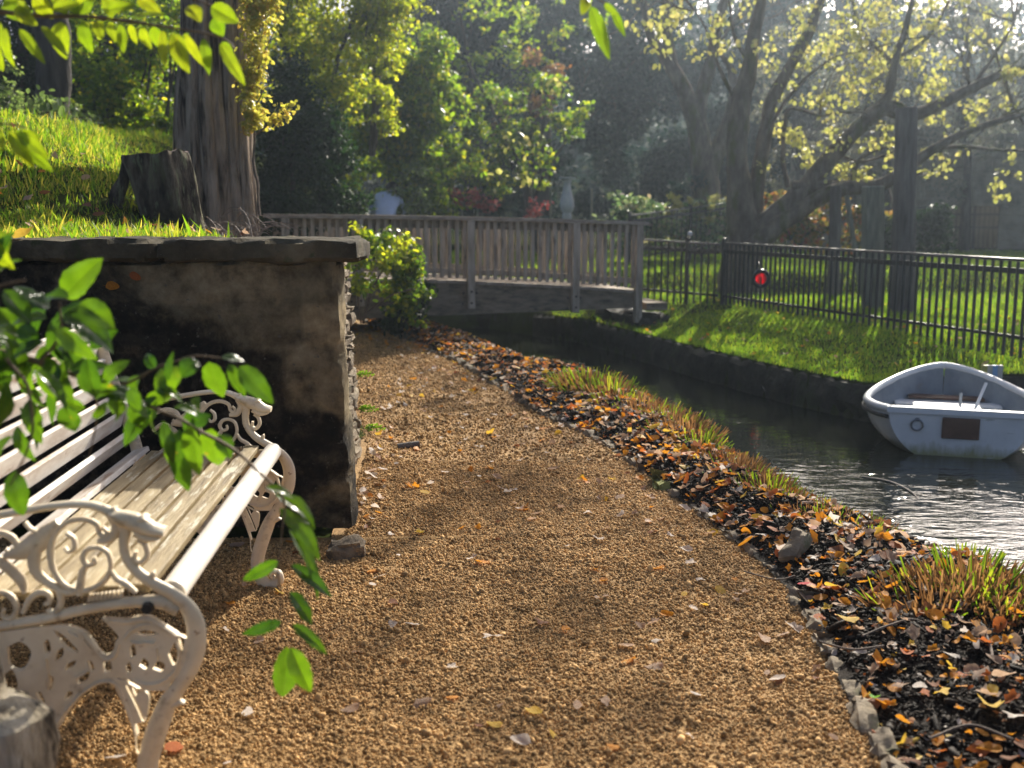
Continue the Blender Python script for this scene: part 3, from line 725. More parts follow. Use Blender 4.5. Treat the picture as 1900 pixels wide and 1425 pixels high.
# ------------------------------------------------------------------ bridge
OAK = mk('bridge_oak', [(.3, (.20, .16, .115)), (.5, (.42, .345, .26)), (.7, (.58, .50, .40))], 5, 8, rough=.8, bstr=.5, bscale=30, stretch=(3, 3, .5), over=[(6, .6, .72, (.08, .075, .05))])
OAKT = mk('bridge_oak_rail', [(.3, (.20, .155, .115)), (.5, (.36, .29, .22)), (.7, (.50, .43, .34))], 6, 8, rough=.75, bstr=.4, bscale=30, stretch=(.4, 3, 3))
OAKD = mk('bridge_beam', [(.3, (.10, .078, .053)), (.5, (.23, .18, .125)), (.7, (.35, .285, .205))], 5, 8, rough=.85, bstr=.5, bscale=30, stretch=(.4, 3, 3), over=[(3, .55, .7, (.03, .03, .022))])
BC = P(872, 500, 13.5); BC.z = 0
ba = math.atan2(.28, .96); BX = Vector((math.cos(ba), math.sin(ba), 0)); BY = Vector((-BX.y, BX.x, 0))
bridge = thing('footbridge', 'weathered wooden footbridge with slatted railings arching over the pond', 'bridge', BC)
def bp_(s, w, z): return BC + BX * s + BY * w + Vector((0, 0, z))
HS = 2.3; WD = 1.25
def railz(s): return 1.437 - .022 * s - .003 * s * s
def deckz(s): return .645 - .055 * s - .008 * s * s
def arc_bar(name, zf, w, wd, ht, m, bev=.006, n=14, s0=-HS, s1=HS):
    mb = MB(); V = []
    for i in range(n + 1):
        s = s0 + (s1 - s0) * i / n
        for a, c in ((-wd / 2, -ht / 2), (wd / 2, -ht / 2), (wd / 2, ht / 2), (-wd / 2, ht / 2)): V.append(bp_(s, w + a, zf(s) + c))
    Fc = [(i * 4 + j, (i + 1) * 4 + j, (i + 1) * 4 + (j + 1) % 4, i * 4 + (j + 1) % 4) for i in range(n) for j in range(4)] + [(0, 1, 2, 3), (n * 4 + 3, n * 4 + 2, n * 4 + 1, n * 4)]
    mb.add(V, Fc); return mb.build(name, m, bridge, bevel=0)
MR = Matrix.Rotation(ba, 3, 'Z')
for w in (0, WD):
    arc_bar('handrail', lambda s: railz(s) - .022, w, .15, .045, OAKT, s0=-HS - .12, s1=HS + .08)
    arc_bar('upper_rail', lambda s: railz(s) - .10, w + .045, .04, .10, OAKD)
    arc_bar('lower_rail', lambda s: deckz(s) + .115, w + .045, .04, .07, OAK)
    for s in np.arange(-HS + .08, HS - .02, .098):
        near = min(abs(s - q) for q in (-HS + .05, -1.38, 0, 1.38, HS - .05))
        if near < .055: continue
        z0, z1 = deckz(s) + .03, railz(s) - .05
        MB().box(bp_(s, w + .005, (z0 + z1) / 2), (.046, .03, z1 - z0), MR).build('baluster', OAK, bridge)
    for s in (-HS + .05, -1.38, 0, 1.38, HS - .05):
        z0, z1 = (deckz(s) - .34 if abs(s) < 1.4 else deckz(s) - .42), railz(s) - .047
        wn = -.04 if w == 0 else .09
        po = MB().box(bp_(s, w + wn, (z0 + z1) / 2), (.095, .085, z1 - z0), MR).build('post', OAK, bridge, bevel=.006)
        if w == 0 and abs(s) < 2:
            bt = MB()
            for dx, dz in ((0, -.13), (0, -.27), (-.10, -.15), (.07, -.15), (-.11, -.28)):
                c = bp_(s + dx, w - (.083 if dx == 0 else .048), deckz(s) + dz); bt.tube([c, c - BY * .012], [.016, .012], 8)
            bt.build('bolt', mk('rusty_bolt', [(.3, (.03, .022, .018)), (.7, (.07, .05, .04))], 30, rough=.6), bridge, True)
    # side beam follows the deck above and is nearly flat below
    mb = MB(); V = []; n = 14
    for i in range(n + 1):
        s = -HS + 2 * HS * i / n; zb = .225 + .012 * s; zt = deckz(s) - .045
        for a, c in ((-.0, zb), (.075, zb), (.075, zt), (-.0, zt)): V.append(bp_(s, w + a, c))
    mb.add(V, [(i * 4 + j, (i + 1) * 4 + j, (i + 1) * 4 + (j + 1) % 4, i * 4 + (j + 1) % 4) for i in range(n) for j in range(4)] + [(0, 1, 2, 3), (n * 4 + 3, n * 4 + 2, n * 4 + 1, n * 4)])
    mb.build('beam', OAKD, bridge)
dk = MB()
for s in np.arange(-HS, HS, .125):
    dk.box(bp_(s + .06, WD / 2 + .04, deckz(s + .06) - .02 + rnd.uniform(-.002, .002)), (.118, WD + .16, .04), MR @ Matrix.Rotation(.045 + .036 * s, 3, 'Y'))
dk.build('deck', OAKT, bridge, bevel=.004)
stp = MB().box(bp_(HS + .2, .25, .27), (.3, .7, .10), MR).build('step', OAKD, bridge, bevel=.01)
# landing abutments
for s, zz in ((-HS - .35, .6), (HS + .18, .15)):
    mb = MB(); roughbox(mb, -.28, .28, -.1, WD + .2, -.8, zz, 6, 10, 8, .03, 4, s, .02)
    o = mb.build('abutment', BANKST, None, True); o.location = bp_(s, .0, 0); o.rotation_euler[2] = ba
    tag(o, ('dark stone abutment under the right end of the wooden footbridge' if s > 0 else 'dark stone abutment under the shrub-covered end of the footbridge'), 'abutment')

# ------------------------------------------------------------------ black iron fence
BLK = mk('black_iron', [(.3, (.010, .010, .012)), (.7, (.022, .022, .025))], 9, rough=.42, bstr=.15, bscale=60, spec=.5)
RAILT = mk('worn_fence_rail', [(.3, (.03, .03, .033)), (.55, (.06, .058, .058)), (.75, (.14, .13, .125))], 9, rough=.35, bstr=.2, spec=.6, stretch=(1, 1, 1))
def fence(name, label, a, b, hgt, spacing, postspec, m=BLK, r=.0165, zoff=(.0, .0), toprail=.045, knob=None):
    a, b = Vector(a), Vector(b); root = thing(name, label, 'fence', a)
    d = (b - a); L = d.length; dn = d.normalized(); rz = Matrix.Rotation(math.atan2(dn.y, dn.x), 3, 'Z')
    MB().bar(a + Vector((0, 0, hgt - .012)), b + Vector((0, 0, hgt - .012)), toprail, .03).build('top_rail', RAILT if m is BLK else m, root, bevel=.004)
    MB().bar(a + Vector((0, 0, hgt - .125)), b + Vector((0, 0, hgt - .115)), .014, .055).build('upper_rail', m, root)
    MB().bar(a + Vector((0, 0, .13)), b + Vector((0, 0, .13)), .012, .034).build('lower_rail', m, root)
    n = int(L / spacing)
    for i in range(n + 1):
        p = a + dn * (i * spacing + .02)
        MB().tube([p + Vector((0, 0, -.06)), p + Vector((0, 0, hgt - .02))], [r, r], 6).build('railing', m, root, True)
    for t in postspec:
        p = a + d * t
        MB().box(p + Vector((0, 0, (hgt + .06) / 2 - .05)), (.05, .05, hgt + .16), rz).build('post', m, root, bevel=.005)
    return root
FA, FB = G(1338, 566, .19), G(1900, 653, .19)
fd = (FB - FA); FE = FA + fd * 1.35
fence('iron_fence', 'long black iron railing fence at the top of the lawn bank', FA, FE, .88, .104, (0.004,))
GA = G(1188, 553, .24)
gp = GA.lerp(FA, .60)
fence('iron_gate', 'low black iron gate and railings between the footbridge and the long fence', GA, FA - (FA - GA).normalized() * .05, .86, .10, (.0, .6))
mb = MB(); kp = gp + Vector((0, 0, .97)); V_, F_ = ico(2); mb.add(V_ * .038 + np.array(kp), [tuple(f) for f in F_])
o = mb.build('post_finial', mk('pale_finial', [(.3, (.5, .5, .5)), (.7, (.7, .7, .7))], 9, rough=.2, spec=.6), [q for q in bpy.data.objects if q.name == 'iron_gate'][0], True)
B0, B1 = P(1188, 404, 21), P(1350, 380, 23)
fence('iron_fence', 'thin far black fence in front of the hydrangeas, beyond the gate', (B0.x - .2, 21, B0.z - .9), (B1.x + .4, 23, B1.z - .85), .95, .14, (0, .5), r=.010)
# round red-centred disc behind the railings
sg = thing('round_sign', 'round black disc with a red centre hanging on the black railings', 'sign', P(1412, 517, 14.15))
c = sg.location; mb = MB(); mb.tube([c + Vector((.10 * math.cos(a), 0, .10 * math.sin(a))) for a in np.linspace(0, 2 * math.pi, 29)], .03, 8); mb.build('ring', BLK, sg, True)
RED = leafmat('red_translucent_plastic', [(0, (.62, .012, .05)), (1, (.72, .02, .07))], (1.3, 1.2, 1.2), .7, .35)
mb = MB(); mb.tube([c + Vector((0, .004, 0)), c + Vector((0, -.004, 0))], [.085, .085], 24); mb.build('lens', RED, sg, True)
mb = MB(); mb.bar(c + Vector((-.004, -.012, -.075)), c + Vector((-.004, -.012, .02)), .02, .014, up=(0, 1, 0)); mb.build('centre_bar', BLK, sg)
mb = MB(); mb.tube([c + Vector((0, 0, .12)), c + Vector((0, .05, .17)), c + Vector((0, .16, .2))], .006, 6); mb.build('hook', BLK, sg)
# ------------------------------------------------------------------ rowing boat
BOATO, nt, out = newmat('boat_hull'); v = coords(nt)
cb = ramp(nt, [(.35, (.66, .66, .63)), (.7, (.80, .80, .77))], noi(nt, v, 4, 6))
sx = nt.nodes.new('ShaderNodeSeparateXYZ'); nt.links.new(v, sx.inputs[0])
ad = nd(nt, 'ShaderNodeMath', operation='MULTIPLY_ADD'); nt.links.new(noi(nt, coords(nt, (3, 3, 1)), 5, 6), ad.inputs[0]); ad.inputs[1].default_value = -.16; nt.links.new(sx.outputs[2], ad.inputs[2])
st_ = nt.nodes.new('ShaderNodeMapRange'); st_.inputs[1].default_value = .02; st_.inputs[2].default_value = -.07; nt.links.new(ad.outputs[0], st_.inputs[0])
cb = mixc(nt, st_.outputs[0], cb, (.30, .29, .14))
sc2 = ramp(nt, [(.62, (0, 0, 0)), (.70, (1, 1, 1))], noi(nt, coords(nt, (1, 1, 6)), 7, 6)); cb = mixc(nt, sc2, cb, (.45, .44, .40))
pbsdf(nt, out, cb, .35, noi(nt, v, 12), .06, .01, .5)
BOATI = mk('boat_inside', [(.3, (.20, .23, .26)), (.7, (.34, .37, .40))], 4, rough=.5, bstr=.1, over=[(6, .6, .72, (.25, .25, .24))])
BOATW = mk('boat_seat', [(.3, (.72, .73, .72)), (.7, (.82, .82, .80))], 6, rough=.35, bstr=.05)
BRN = mk('brown_pad', [(.3, (.075, .035, .02)), (.7, (.15, .07, .045))], 8, rough=.5, bstr=.2)
s0 = P(1776, 848, 8.12); s1 = Vector((3.90, 9.62, 0))
bdir = Vector((s1.x - s0.x, s1.y - s0.y, 0)); BL_ = bdir.length
boat = thing('rowing_boat', 'small white rowing boat with grey inside floating stern-first near the lawn bank', 'boat', (s0.x, s0.y, -.35), None, math.atan2(-bdir.x, bdir.y))
tb = [0, .12, .3, .5, .68, .82, .92, .975, 1]
bb = [.515, .62, .685, .645, .525, .37, .225, .115, .02]
zg = [.345, .335, .335, .35, .385, .43, .465, .485, .49]
zk = [-.07, -.10, -.12, -.12, -.11, -.08, -.02, .10, .2]
def hb(t): return float(np.interp(t, tb, bb))
def sect(t, off=0.0, n=12):
    b = hb(t) - off; g = float(np.interp(t, tb, zg)); k = float(np.interp(t, tb, zk)) + off
    b = max(b, .004); k = min(k, g - .02); out = []
    for i in range(-n, n + 1):
        a = abs(i) / n * math.pi / 2
        out.append((math.copysign(b * math.sin(a) ** .62, i) if i else 0, k + (g - k) * (1 - math.cos(a)) ** .78))
    return out
def shell(off, flip, ts):
    mb = MB(); V = []; Fc = []
    for t in ts:
        for x, z in sect(t, off): V.append((x, t * BL_ * (1 - off * .25) + (off * .6 if t < .05 else 0), z))
    m = 25
    for i in range(len(ts) - 1):
        for j in range(m - 1):
            q = (i * m + j, i * m + j + 1, (i + 1) * m + j + 1, (i + 1) * m + j); Fc.append(q[::-1] if flip else q)
    Fc.append(tuple(range(m)) if not flip else tuple(range(m - 1, -1, -1)))
    return mb.add(V, Fc)
ts = [0, .03, .08, .15, .22, .3, .4, .5, .6, .68, .75, .82, .88, .93, .96, .985, 1]
shell(0, False, ts).build('hull', BOATO, boat, True, world=False)
shell(.035, True, ts).build('inner_shell', BOATI, boat, True, world=False)
mb = MB()
def gw(t, sgn): return Vector((sgn * (hb(t) - .012), t * BL_, float(np.interp(t, tb, zg)) + .004))
loop = [gw(t, -1) for t in (0, .06, .15, .3, .45, .6, .72, .82, .9, .95, .985)] + [gw(1, 0)] + [gw(t, 1) for t in (.985, .95, .9, .82, .72, .6, .45, .3, .15, .06, 0)]
mb.tube(loop, .031, 10, 4)
mb.bar((-.53, .012, .35), (.53, .012, .35), .07, .045); mb.build('gunwale', BOATW, boat, True, bevel=0, world=False)
mb = MB()
for sg_ in (-1, 1): mb.tube([Vector((sg_ * (hb(t) + .012), t * BL_, float(np.interp(t, tb, zg)) - .055)) for t in (.0, .1, .3, .5, .7, .85, .95)], .016, 8, 3)
mb.build('rubbing_strip', mk('black_rubber', [(.3, (.012, .012, .014)), (.7, (.03, .03, .03))], 9, rough=.6), boat, True, world=False)
MB().box((-.05, .50, .285), (.52, .34, .04)).build('seat', BOATW, boat, bevel=.018, world=False)
MB().box((-.05, .50, .10), (.42, .28, .32)).build('seat_box', BOATI, boat, bevel=.01, world=False)
MB().box((0, BL_ * .70, .22), (.86, .20, .03)).build('bow_seat', BOATW, boat, bevel=.008, world=False)
MB().box((0, BL_ * .80, .255), (.62, .16, .02)).build('bow_board', BRN, boat, bevel=.006, world=False)
MB().box((.01, -.012, .225), (.27, .02, .165)).build('transom_pad', BRN, boat, bevel=.008, world=False)
mb = MB(); mb.tube([Vector((-.305 + .042 * math.cos(a), -.012, .235 + .042 * math.sin(a))) for a in np.linspace(0, 2 * math.pi, 17)], .008, 6); mb.box((-.305, -.006, .277), (.03, .012, .025))
mb.build('mooring_ring', mk('grey_steel', [(.3, (.16, .16, .17)), (.7, (.3, .3, .3))], 9, rough=.35, metal=.8), boat, True, world=False)
mb = MB(); mb.tube([(.13, .36, .28), (.235, .56, .50)], [.013, .013], 8); mb.build('oar_handle', BOATW, boat, True, world=False)
mb = MB(); mb.tube([(.055, .60, .27), (.06, .63, .40)], [.012, .012], 8); mb.build('rowlock_pin', BOATI, boat, True, world=False)
rp = MB(); rp.tube([G(1600, 884, -.345), G(1650, 893, -.342), G(1690, 912, -.343), G(1712, 935, -.36)], [.005, .006, .006, .004], 7, 5)
tag(rp.build('mooring_rope', mk('pale_rope', [(.3, (.3, .26, .2)), (.7, (.45, .4, .33))], 60, rough=.8), None, True), 'pale slack rope lying on the water behind the boat', 'rope')
mk_ = P(1838, 706, 9.95); t = thing('bank_marker', 'small striped yellow and blue marker box on the lawn just behind the boat', 'marker', mk_)
for i, (w, c) in enumerate(((.05, (.45, .42, .12)), (.04, (.5, .5, .42)), (.055, (.25, .42, .65)), (.04, (.5, .5, .45)))):
    MB().box(mk_ + Vector((-.07 + i * .048, 0, .06)), (.047, .05, .17)).build('panel', mk('panel_paint', [(.3, c), (.7, tuple(q * 1.2 for q in c))], 8, rough=.4), t, bevel=.004)
tag(t)

# ------------------------------------------------------------------ person beyond the bridge
def person():
    px = P(713, 400, 18.6); gz = gz1(px.x, 18.6)
    root = thing('person', 'person in a pale blue shirt bending forward beyond the footbridge rail', 'person', (px.x, 18.6, gz))
    J = {'pel': ((0, 0, .93), .155), 'wai': ((0.0, .08, 1.08), .15), 'che': ((.02, .24, 1.20), .185), 'upp': ((.03, .38, 1.27), .15), 'nec': ((.05, .47, 1.30), .065), 'hed': ((.07, .54, 1.36), .095), 'top': ((.08, .60, 1.43), .085),
         'hl': ((-.1, 0, .86), .11), 'kl': ((-.11, .07, .48), .07), 'al': ((-.12, -.02, .08), .05), 'tl': ((-.13, .16, .04), .04),
         'hr': ((.1, 0, .86), .11), 'kr': ((.11, .05, .48), .07), 'ar': ((.12, -.05, .08), .05), 'tr': ((.13, .13, .04), .04),
         'sl': ((-.18, .33, 1.23), .085), 'el': ((-.28, .36, .99), .06), 'wl': ((-.25, .56, .82), .036), 'dl': ((-.24, .64, .78), .032),
         'sr': ((.22, .35, 1.22), .085), 'er': ((.29, .42, .97), .055), 'wr': ((.24, .62, .82), .036), 'dr': ((.23, .70, .78), .032)}
    E_ = 'pel-wai wai-che che-upp upp-nec nec-hed hed-top pel-hl hl-kl kl-al al-tl pel-hr hr-kr kr-ar ar-tr che-sl sl-el el-wl wl-dl che-sr sr-er er-wr wr-dr'.split()
    ks = list(J)
    me = bpy.data.meshes.new('body'); me.from_pydata([J[k][0] for k in ks], [tuple(ks.index(q) for q in e.split('-')) for e in E_], []); me.update()
    ob = bpy.data.objects.new('tmp_body', me); COL.objects.link(ob)
    ob.modifiers.new('s', 'SKIN')
    for i, k in enumerate(ks): me.skin_vertices[0].data[i].radius = (J[k][1], J[k][1] * (.82 if k in ('che', 'wai', 'pel') else 1))
    me.skin_vertices[0].data[0].use_root = True
    md = ob.modifiers.new('u', 'SUBSURF'); md.levels = 2
    m2 = bpy.data.meshes.new_from_object(ob.evaluated_get(bpy.context.evaluated_depsgraph_get())); bpy.data.objects.remove(ob)
    o = link('body', m2, None, root)
    for c, r in (((.50, .60, .88), .75), ((.02, .025, .04), .8), ((.45, .27, .2), .55)):
        m2.materials.append(mk('clothing' if r > .6 else 'skin', [(.3, tuple(q * .92 for q in c)), (.7, c)], 12, rough=r))
    m2.polygons.foreach_set('use_smooth', [True] * len(m2.polygons))
    for p in m2.polygons:
        c = p.center
        p.material_index = 1 if c.z < .90 and c.y < .3 else (2 if (c.y > .47 and c.z > 1.2) or (c.y > .5 and c.z < .88) else 0)
    hb_ = MB(); V_, F_ = ico(3); hb_.add([(x * .115 + .08, y * .12 + .59, z * .115 + 1.435) for x, y, z in V_ if True], [tuple(f) for f in F_])
    hb_.build('hair', mk('dark_hair', [(.3, (.008, .007, .008)), (.7, (.025, .02, .02))], 30, rough=.5), root, True, world=False)
    hd = MB()
    for sg_ in (-1, 1):
        w = Vector(J['dl' if sg_ < 0 else 'dr'][0])
        for i in range(4): hd.tube([w + Vector((.018 * (i - 1.5), 0, 0)), w + Vector((.02 * (i - 1.5), .035, -.025)), w + Vector((.02 * (i - 1.5), .055, -.055 + .006 * abs(i - 1)))], [.010, .009, .007], 6)
        hd.tube([w + Vector((-sg_ * .03, -.01, 0)), w + Vector((-sg_ * .05, .02, -.02)), w + Vector((-sg_ * .05, .04, -.045))], [.011, .010, .008], 6)
    hd.build('fingers', m2.materials[2], root, True, world=False)
person()

# ------------------------------------------------------------------ pedestal, posts, stakes
PALE = mk('pale_stone', [(.3, (.52, .54, .54)), (.6, (.68, .70, .69)), (.8, (.76, .77, .75))], 8, rough=.8, bstr=.3, bscale=40)
pb0 = P(1052, 395, 25); k_ = 25 / F
t = thing('stone_pedestal', 'pale stone baluster pedestal with a flat dish top beyond the bridge', 'pedestal', (pb0.x, 25, gz1(pb0.x, 25)))
zb = pb0.z
mb = MB(); mb.lathe([(.02, zb - .30), (.17, zb - .30), (.17, zb - .26), (.10, zb - .2), (.085, zb - .14), (.11, zb - .1), (.10, zb - .03), (.085, zb + .0), (.14, zb + .06), (.165, zb + .16), (.155, zb + .26), (.11, zb + .44), (.085, zb + .58), (.08, zb + .68), (.10, zb + .71), (.09, zb + .735)], (pb0.x, 25, 0), 24)
mb.build('shaft', PALE, t, True)
mb = MB(); mb.lathe([(.09, zb + .735), (.16, zb + .75), (.185, zb + .77), (.185, zb + .80), (.02, zb + .80)], (pb0.x, 25, 0), 24); mb.build('dish', PALE, t, True)
mb = MB().box((pb0.x, 25, (zb - .30 + t.location.z) / 2), (.42, .42, zb - .30 - t.location.z)); mb.build('plinth', PALE, t, bevel=.02)
POSTW = mk('green_grey_post', [(.3, (.10, .11, .085)), (.5, (.17, .18, .14)), (.7, (.24, .25, .19))], 6, 7, rough=.9, bstr=.5, stretch=(3, 3, .5))
DARKW = mk('dark_post', [(.3, (.08, .07, .06)), (.6, (.16, .14, .12)), (.8, (.23, .205, .175))], 6, 7, rough=.9, bstr=.6, stretch=(3, 3, .4))
def post(name, px, y0, y1, Yd, w, m, lab, cat='post', rnd_=False, lean=0):
    a = P(px, y1, Yd); b = P(px + lean, y0, Yd); mb = MB(); a.z = gz1(a.x, Yd) - .1
    if rnd_: mb.tube([a, a.lerp(b, .3), a.lerp(b, .7), b], [w * 1.1, w, w * .93, w * .9], 12)
    else: mb.bar(a, b, w, w, up=(0, 1, 0))
    return tag(mb.build(name, m, None, rnd_, bevel=0 if rnd_ else .02), lab, cat)
post('wooden_post', 1620, 345, 545, 14.6, .24, POSTW, 'thick green-grey wooden post propping the low limb behind the fence')
post('wooden_pole', 1676, 200, 560, 14.0, .15, DARKW, 'tall dark round pole rising past the leaning limb behind the fence', 'pole', True, 6)
post('young_tree', 1547, 345, 532, 16.5, .095, DARKW, 'thin dark young trunk under the leaning limb behind the fence', 'tree', True, 4)
post('wooden_stake', 1607, 362, 440, 16.6, .07, POSTW, 'pale leaning wooden stake between the thin trunk and the thick post', 'stake', False, -36)
for i, (x, a, b, Yd, lab) in enumerate(((857, 345, 395, 21, 'thin grey stake standing among the red flowers, left one'), (886, 348, 395, 21.5, 'thin grey stake standing among the red flowers, right one'), (985, 338, 395, 23, 'thin grey stake left of the small red flowers'), (1021, 340, 395, 23, 'thin grey stake just left of the stone pedestal'),
                                       (1098, 350, 398, 23, 'grey wooden stake just right of the stone pedestal'), (1185, 340, 385, 24, 'grey wooden stake rising out of the hydrangeas'))):
    post('garden_stake', x, a, b, Yd, .05, POSTW, lab, 'stake')

# ------------------------------------------------------------------ stone building at the right edge
WST = mk('garden_wall_stone', [(.3, (.12, .108, .08)), (.5, (.26, .235, .17)), (.7, (.40, .355, .26))], 2.4, 9, rough=.95, bstr=1, bscale=14, bdist=.05, over=[(1.2, .56, .7, (.05, .07, .03))])
def wpt(px, py, Yd): return P(px, py, Yd)
bw0 = wpt(1630, 480, 30); bw1 = wpt(2150, 480, 27.5)
t = thing('stone_building', 'old stone building with a dark gated opening at the right edge', 'building', bw0)
ax = Vector((bw1.x - bw0.x, bw1.y - bw0.y, 0)); Lw = ax.length; ax.normalize(); an = Vector((-ax.y, ax.x, 0))
def wq(px): # distance along the wall where it meets this column of sight
    d = ray(px, 430); o = Vector((0, 0, H)); n_ = an; tt = (bw0 - o).dot(n_) / d.dot(n_); return (o + d * tt - bw0).dot(ax)
ztop = 4.1; zg0 = .25
q0, q1 = wq(1712), wq(1852); zo = P(1780, 382, 29).z
mb = MB(); MW = Matrix((ax, an, Vector((0, 0, 1)))).transposed()
def wbox(mb, a, b, z0, z1, th=.5, off=.25):
    c = bw0 + ax * ((a + b) / 2) + an * off; c.z = (z0 + z1) / 2; mb.box(c, (b - a, th, z1 - z0), MW)
def wblocks(a, b, z0, z1):
    z = z0; r = random.Random(int(a * 10))
    while z < z1 - .02:
        h = min(r.uniform(.18, .34), z1 - z); x = a
        while x < b - .02:
            L = min(r.uniform(.25, .7), b - x); wbox(mb, x + .006, x + L - .006, z + .006, z + h - .006, .42, .21 + r.uniform(-.02, .02)); x += L
        z += h
wblocks(-2.5, q0, zg0, ztop); wblocks(q1, Lw, zg0, ztop); wblocks(q0, q1, zo + .2, ztop)
mb.build('wall', WST, t, bevel=.012)
mb = MB(); wbox(mb, q0 - .2, q1 + .2, zo, zo + .2, .46, .20); mb.build('lintel', WST, t, bevel=.02)
mb = MB(); wbox(mb, q0 - .1, q1 + .1, zg0, zo + .1, .1, 1.6); mb.build('back_wall', DARKW, t)
gm = MB()
for i in range(17): wbox(gm, q0 + (q1 - q0) * i / 16 - .012, q0 + (q1 - q0) * i / 16 + .012, zg0, zo - .02, .025, .05)
wbox(gm, q0, q1, zo - .25, zo - .2, .04, .05); wbox(gm, q0, q1, zg0 + .75, zg0 + .8, .04, .05); wbox(gm, q0 + (q1 - q0) * .66, q0 + (q1 - q0) * .70, zg0, zo, .06, .05)
gm.build('gate', BLK, t)
mb = MB(); wbox(mb, -2.7, Lw + .2, ztop, ztop + .12, .7, .22); mb.build('eave', WST, t, bevel=.02)
e = wpt(1640, 388, 26); e2 = wpt(1728, 384, 27); mb = MB(); mb.bar(e, e2, .05, .05)
for q in (0, .33, .66, 1):
    c = e.lerp(e2, q); g_ = gz1(c.x, c.y); mb.box((c.x, c.y, (c.z + g_) / 2), (.05, .05, c.z - g_))
for i in range(24):
    c = e.lerp(e2, i / 24); g_ = gz1(c.x, c.y); mb.box((c.x, c.y, (c.z + g_) / 2), (.014, .014, c.z - g_ - .04))
tag(mb.build('metal_railing', BLK, None), 'short dark railing in front of the stone building, left of its gate', 'railing')
# ------------------------------------------------------------------ bark and leaves
BARKR = mk('redwood_bark', [(.38, (.06, .044, .032)), (.47, (.34, .26, .19)), (.62, (.60, .48, .37))], 7, 10, rough=.95, bstr=1.0, bscale=18, bdist=.09, stretch=(2.6, 2.6, .30), dist=.4)
BARKD = mk('dark_bark', [(.3, (.03, .026, .022)), (.5, (.07, .06, .05)), (.7, (.12, .105, .085))], 5, 8, rough=.95, bstr=1.0, bscale=18, bdist=.04, stretch=(2, 2, .35))
BARKM = mk('mossy_bark', [(.3, (.055, .044, .034)), (.5, (.145, .118, .088)), (.7, (.24, .20, .15))], 4, 8, rough=.95, bstr=.9, bscale=16, bdist=.04, stretch=(1.6, 1.6, .6), over=[(2.2, .52, .66, (.085, .095, .03))])
STUMPM = mk('stump_bark', [(.38, (.016, .011, .008)), (.5, (.09, .066, .045)), (.64, (.22, .175, .12))], 6, 9, rough=.95, bstr=1.0, bscale=18, bdist=.05, stretch=(2, 2, .5), over=[(10, .56, .63, (.20, .20, .11)), (3.2, .60, .70, (.10, .10, .045))])
LF = {}
def L_(k, stops, **kw): LF[k] = leafmat('leaf_' + k, stops, **kw)
L_('dark', [(0, (.012, .028, .014)), (.7, (.025, .05, .024)), (1, (.05, .075, .03))], tgain=(1.2, 1.7, .7), mix=.35, rough=.5, spec=.2)
L_('blue', [(0, (.010, .026, .030)), (.7, (.020, .048, .052)), (1, (.045, .075, .06))], tgain=(1.1, 1.4, 1.0), mix=.3, rough=.6, spec=.1)
L_('beech', [(0, (.05, .085, .012)), (.5, (.10, .15, .018)), (.85, (.17, .20, .022)), (1, (.27, .22, .03))], tgain=(3.2, 3.4, .8), mix=.62, rough=.4)
L_('yellow', [(0, (.11, .15, .015)), (.5, (.21, .24, .025)), (.85, (.32, .32, .04)), (1, (.42, .34, .06))], tgain=(2.3, 2.4, .7), mix=.62)
L_('gold', [(0, (.30, .30, .05)), (.5, (.44, .41, .10)), (.85, (.54, .44, .13)), (1, (.46, .27, .08))], tgain=(1.4, 1.45, .8), mix=.55)
L_('lemon', [(0, (.26, .28, .09)), (.6, (.40, .40, .15)), (1, (.50, .44, .20))], tgain=(1.5, 1.5, .9), mix=.5)
L_('pale', [(0, (.08, .12, .05)), (.6, (.16, .22, .10)), (1, (.26, .30, .17))], tgain=(1.5, 1.6, .8), mix=.5)
L_('orange', [(0, (.26, .13, .06)), (.6, (.36, .20, .10)), (1, (.36, .30, .14))], tgain=(1.5, 1.3, .8), mix=.5)
L_('red', [(0, (.28, .05, .05)), (.6, (.40, .10, .09)), (1, (.42, .20, .16))], tgain=(1.2, .9, .9), mix=.4)
L_('bush', [(0, (.05, .10, .016)), (.6, (.12, .19, .03)), (1, (.36, .35, .05))], tgain=(2.2, 2.3, .6), mix=.55, rough=.35)
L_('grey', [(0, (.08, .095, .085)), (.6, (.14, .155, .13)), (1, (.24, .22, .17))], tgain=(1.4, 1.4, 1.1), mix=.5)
L_('mixed', [(0, (.06, .10, .03)), (.4, (.14, .15, .04)), (.7, (.30, .20, .06)), (.85, (.34, .10, .08)), (1, (.40, .30, .12))], tgain=(1.5, 1.4, .7), mix=.5)
L_('hydr', [(0, (.07, .14, .07)), (.55, (.18, .28, .14)), (.8, (.38, .44, .25)), (1, (.52, .38, .34))], tgain=(1.3, 1.4, .8), mix=.45)

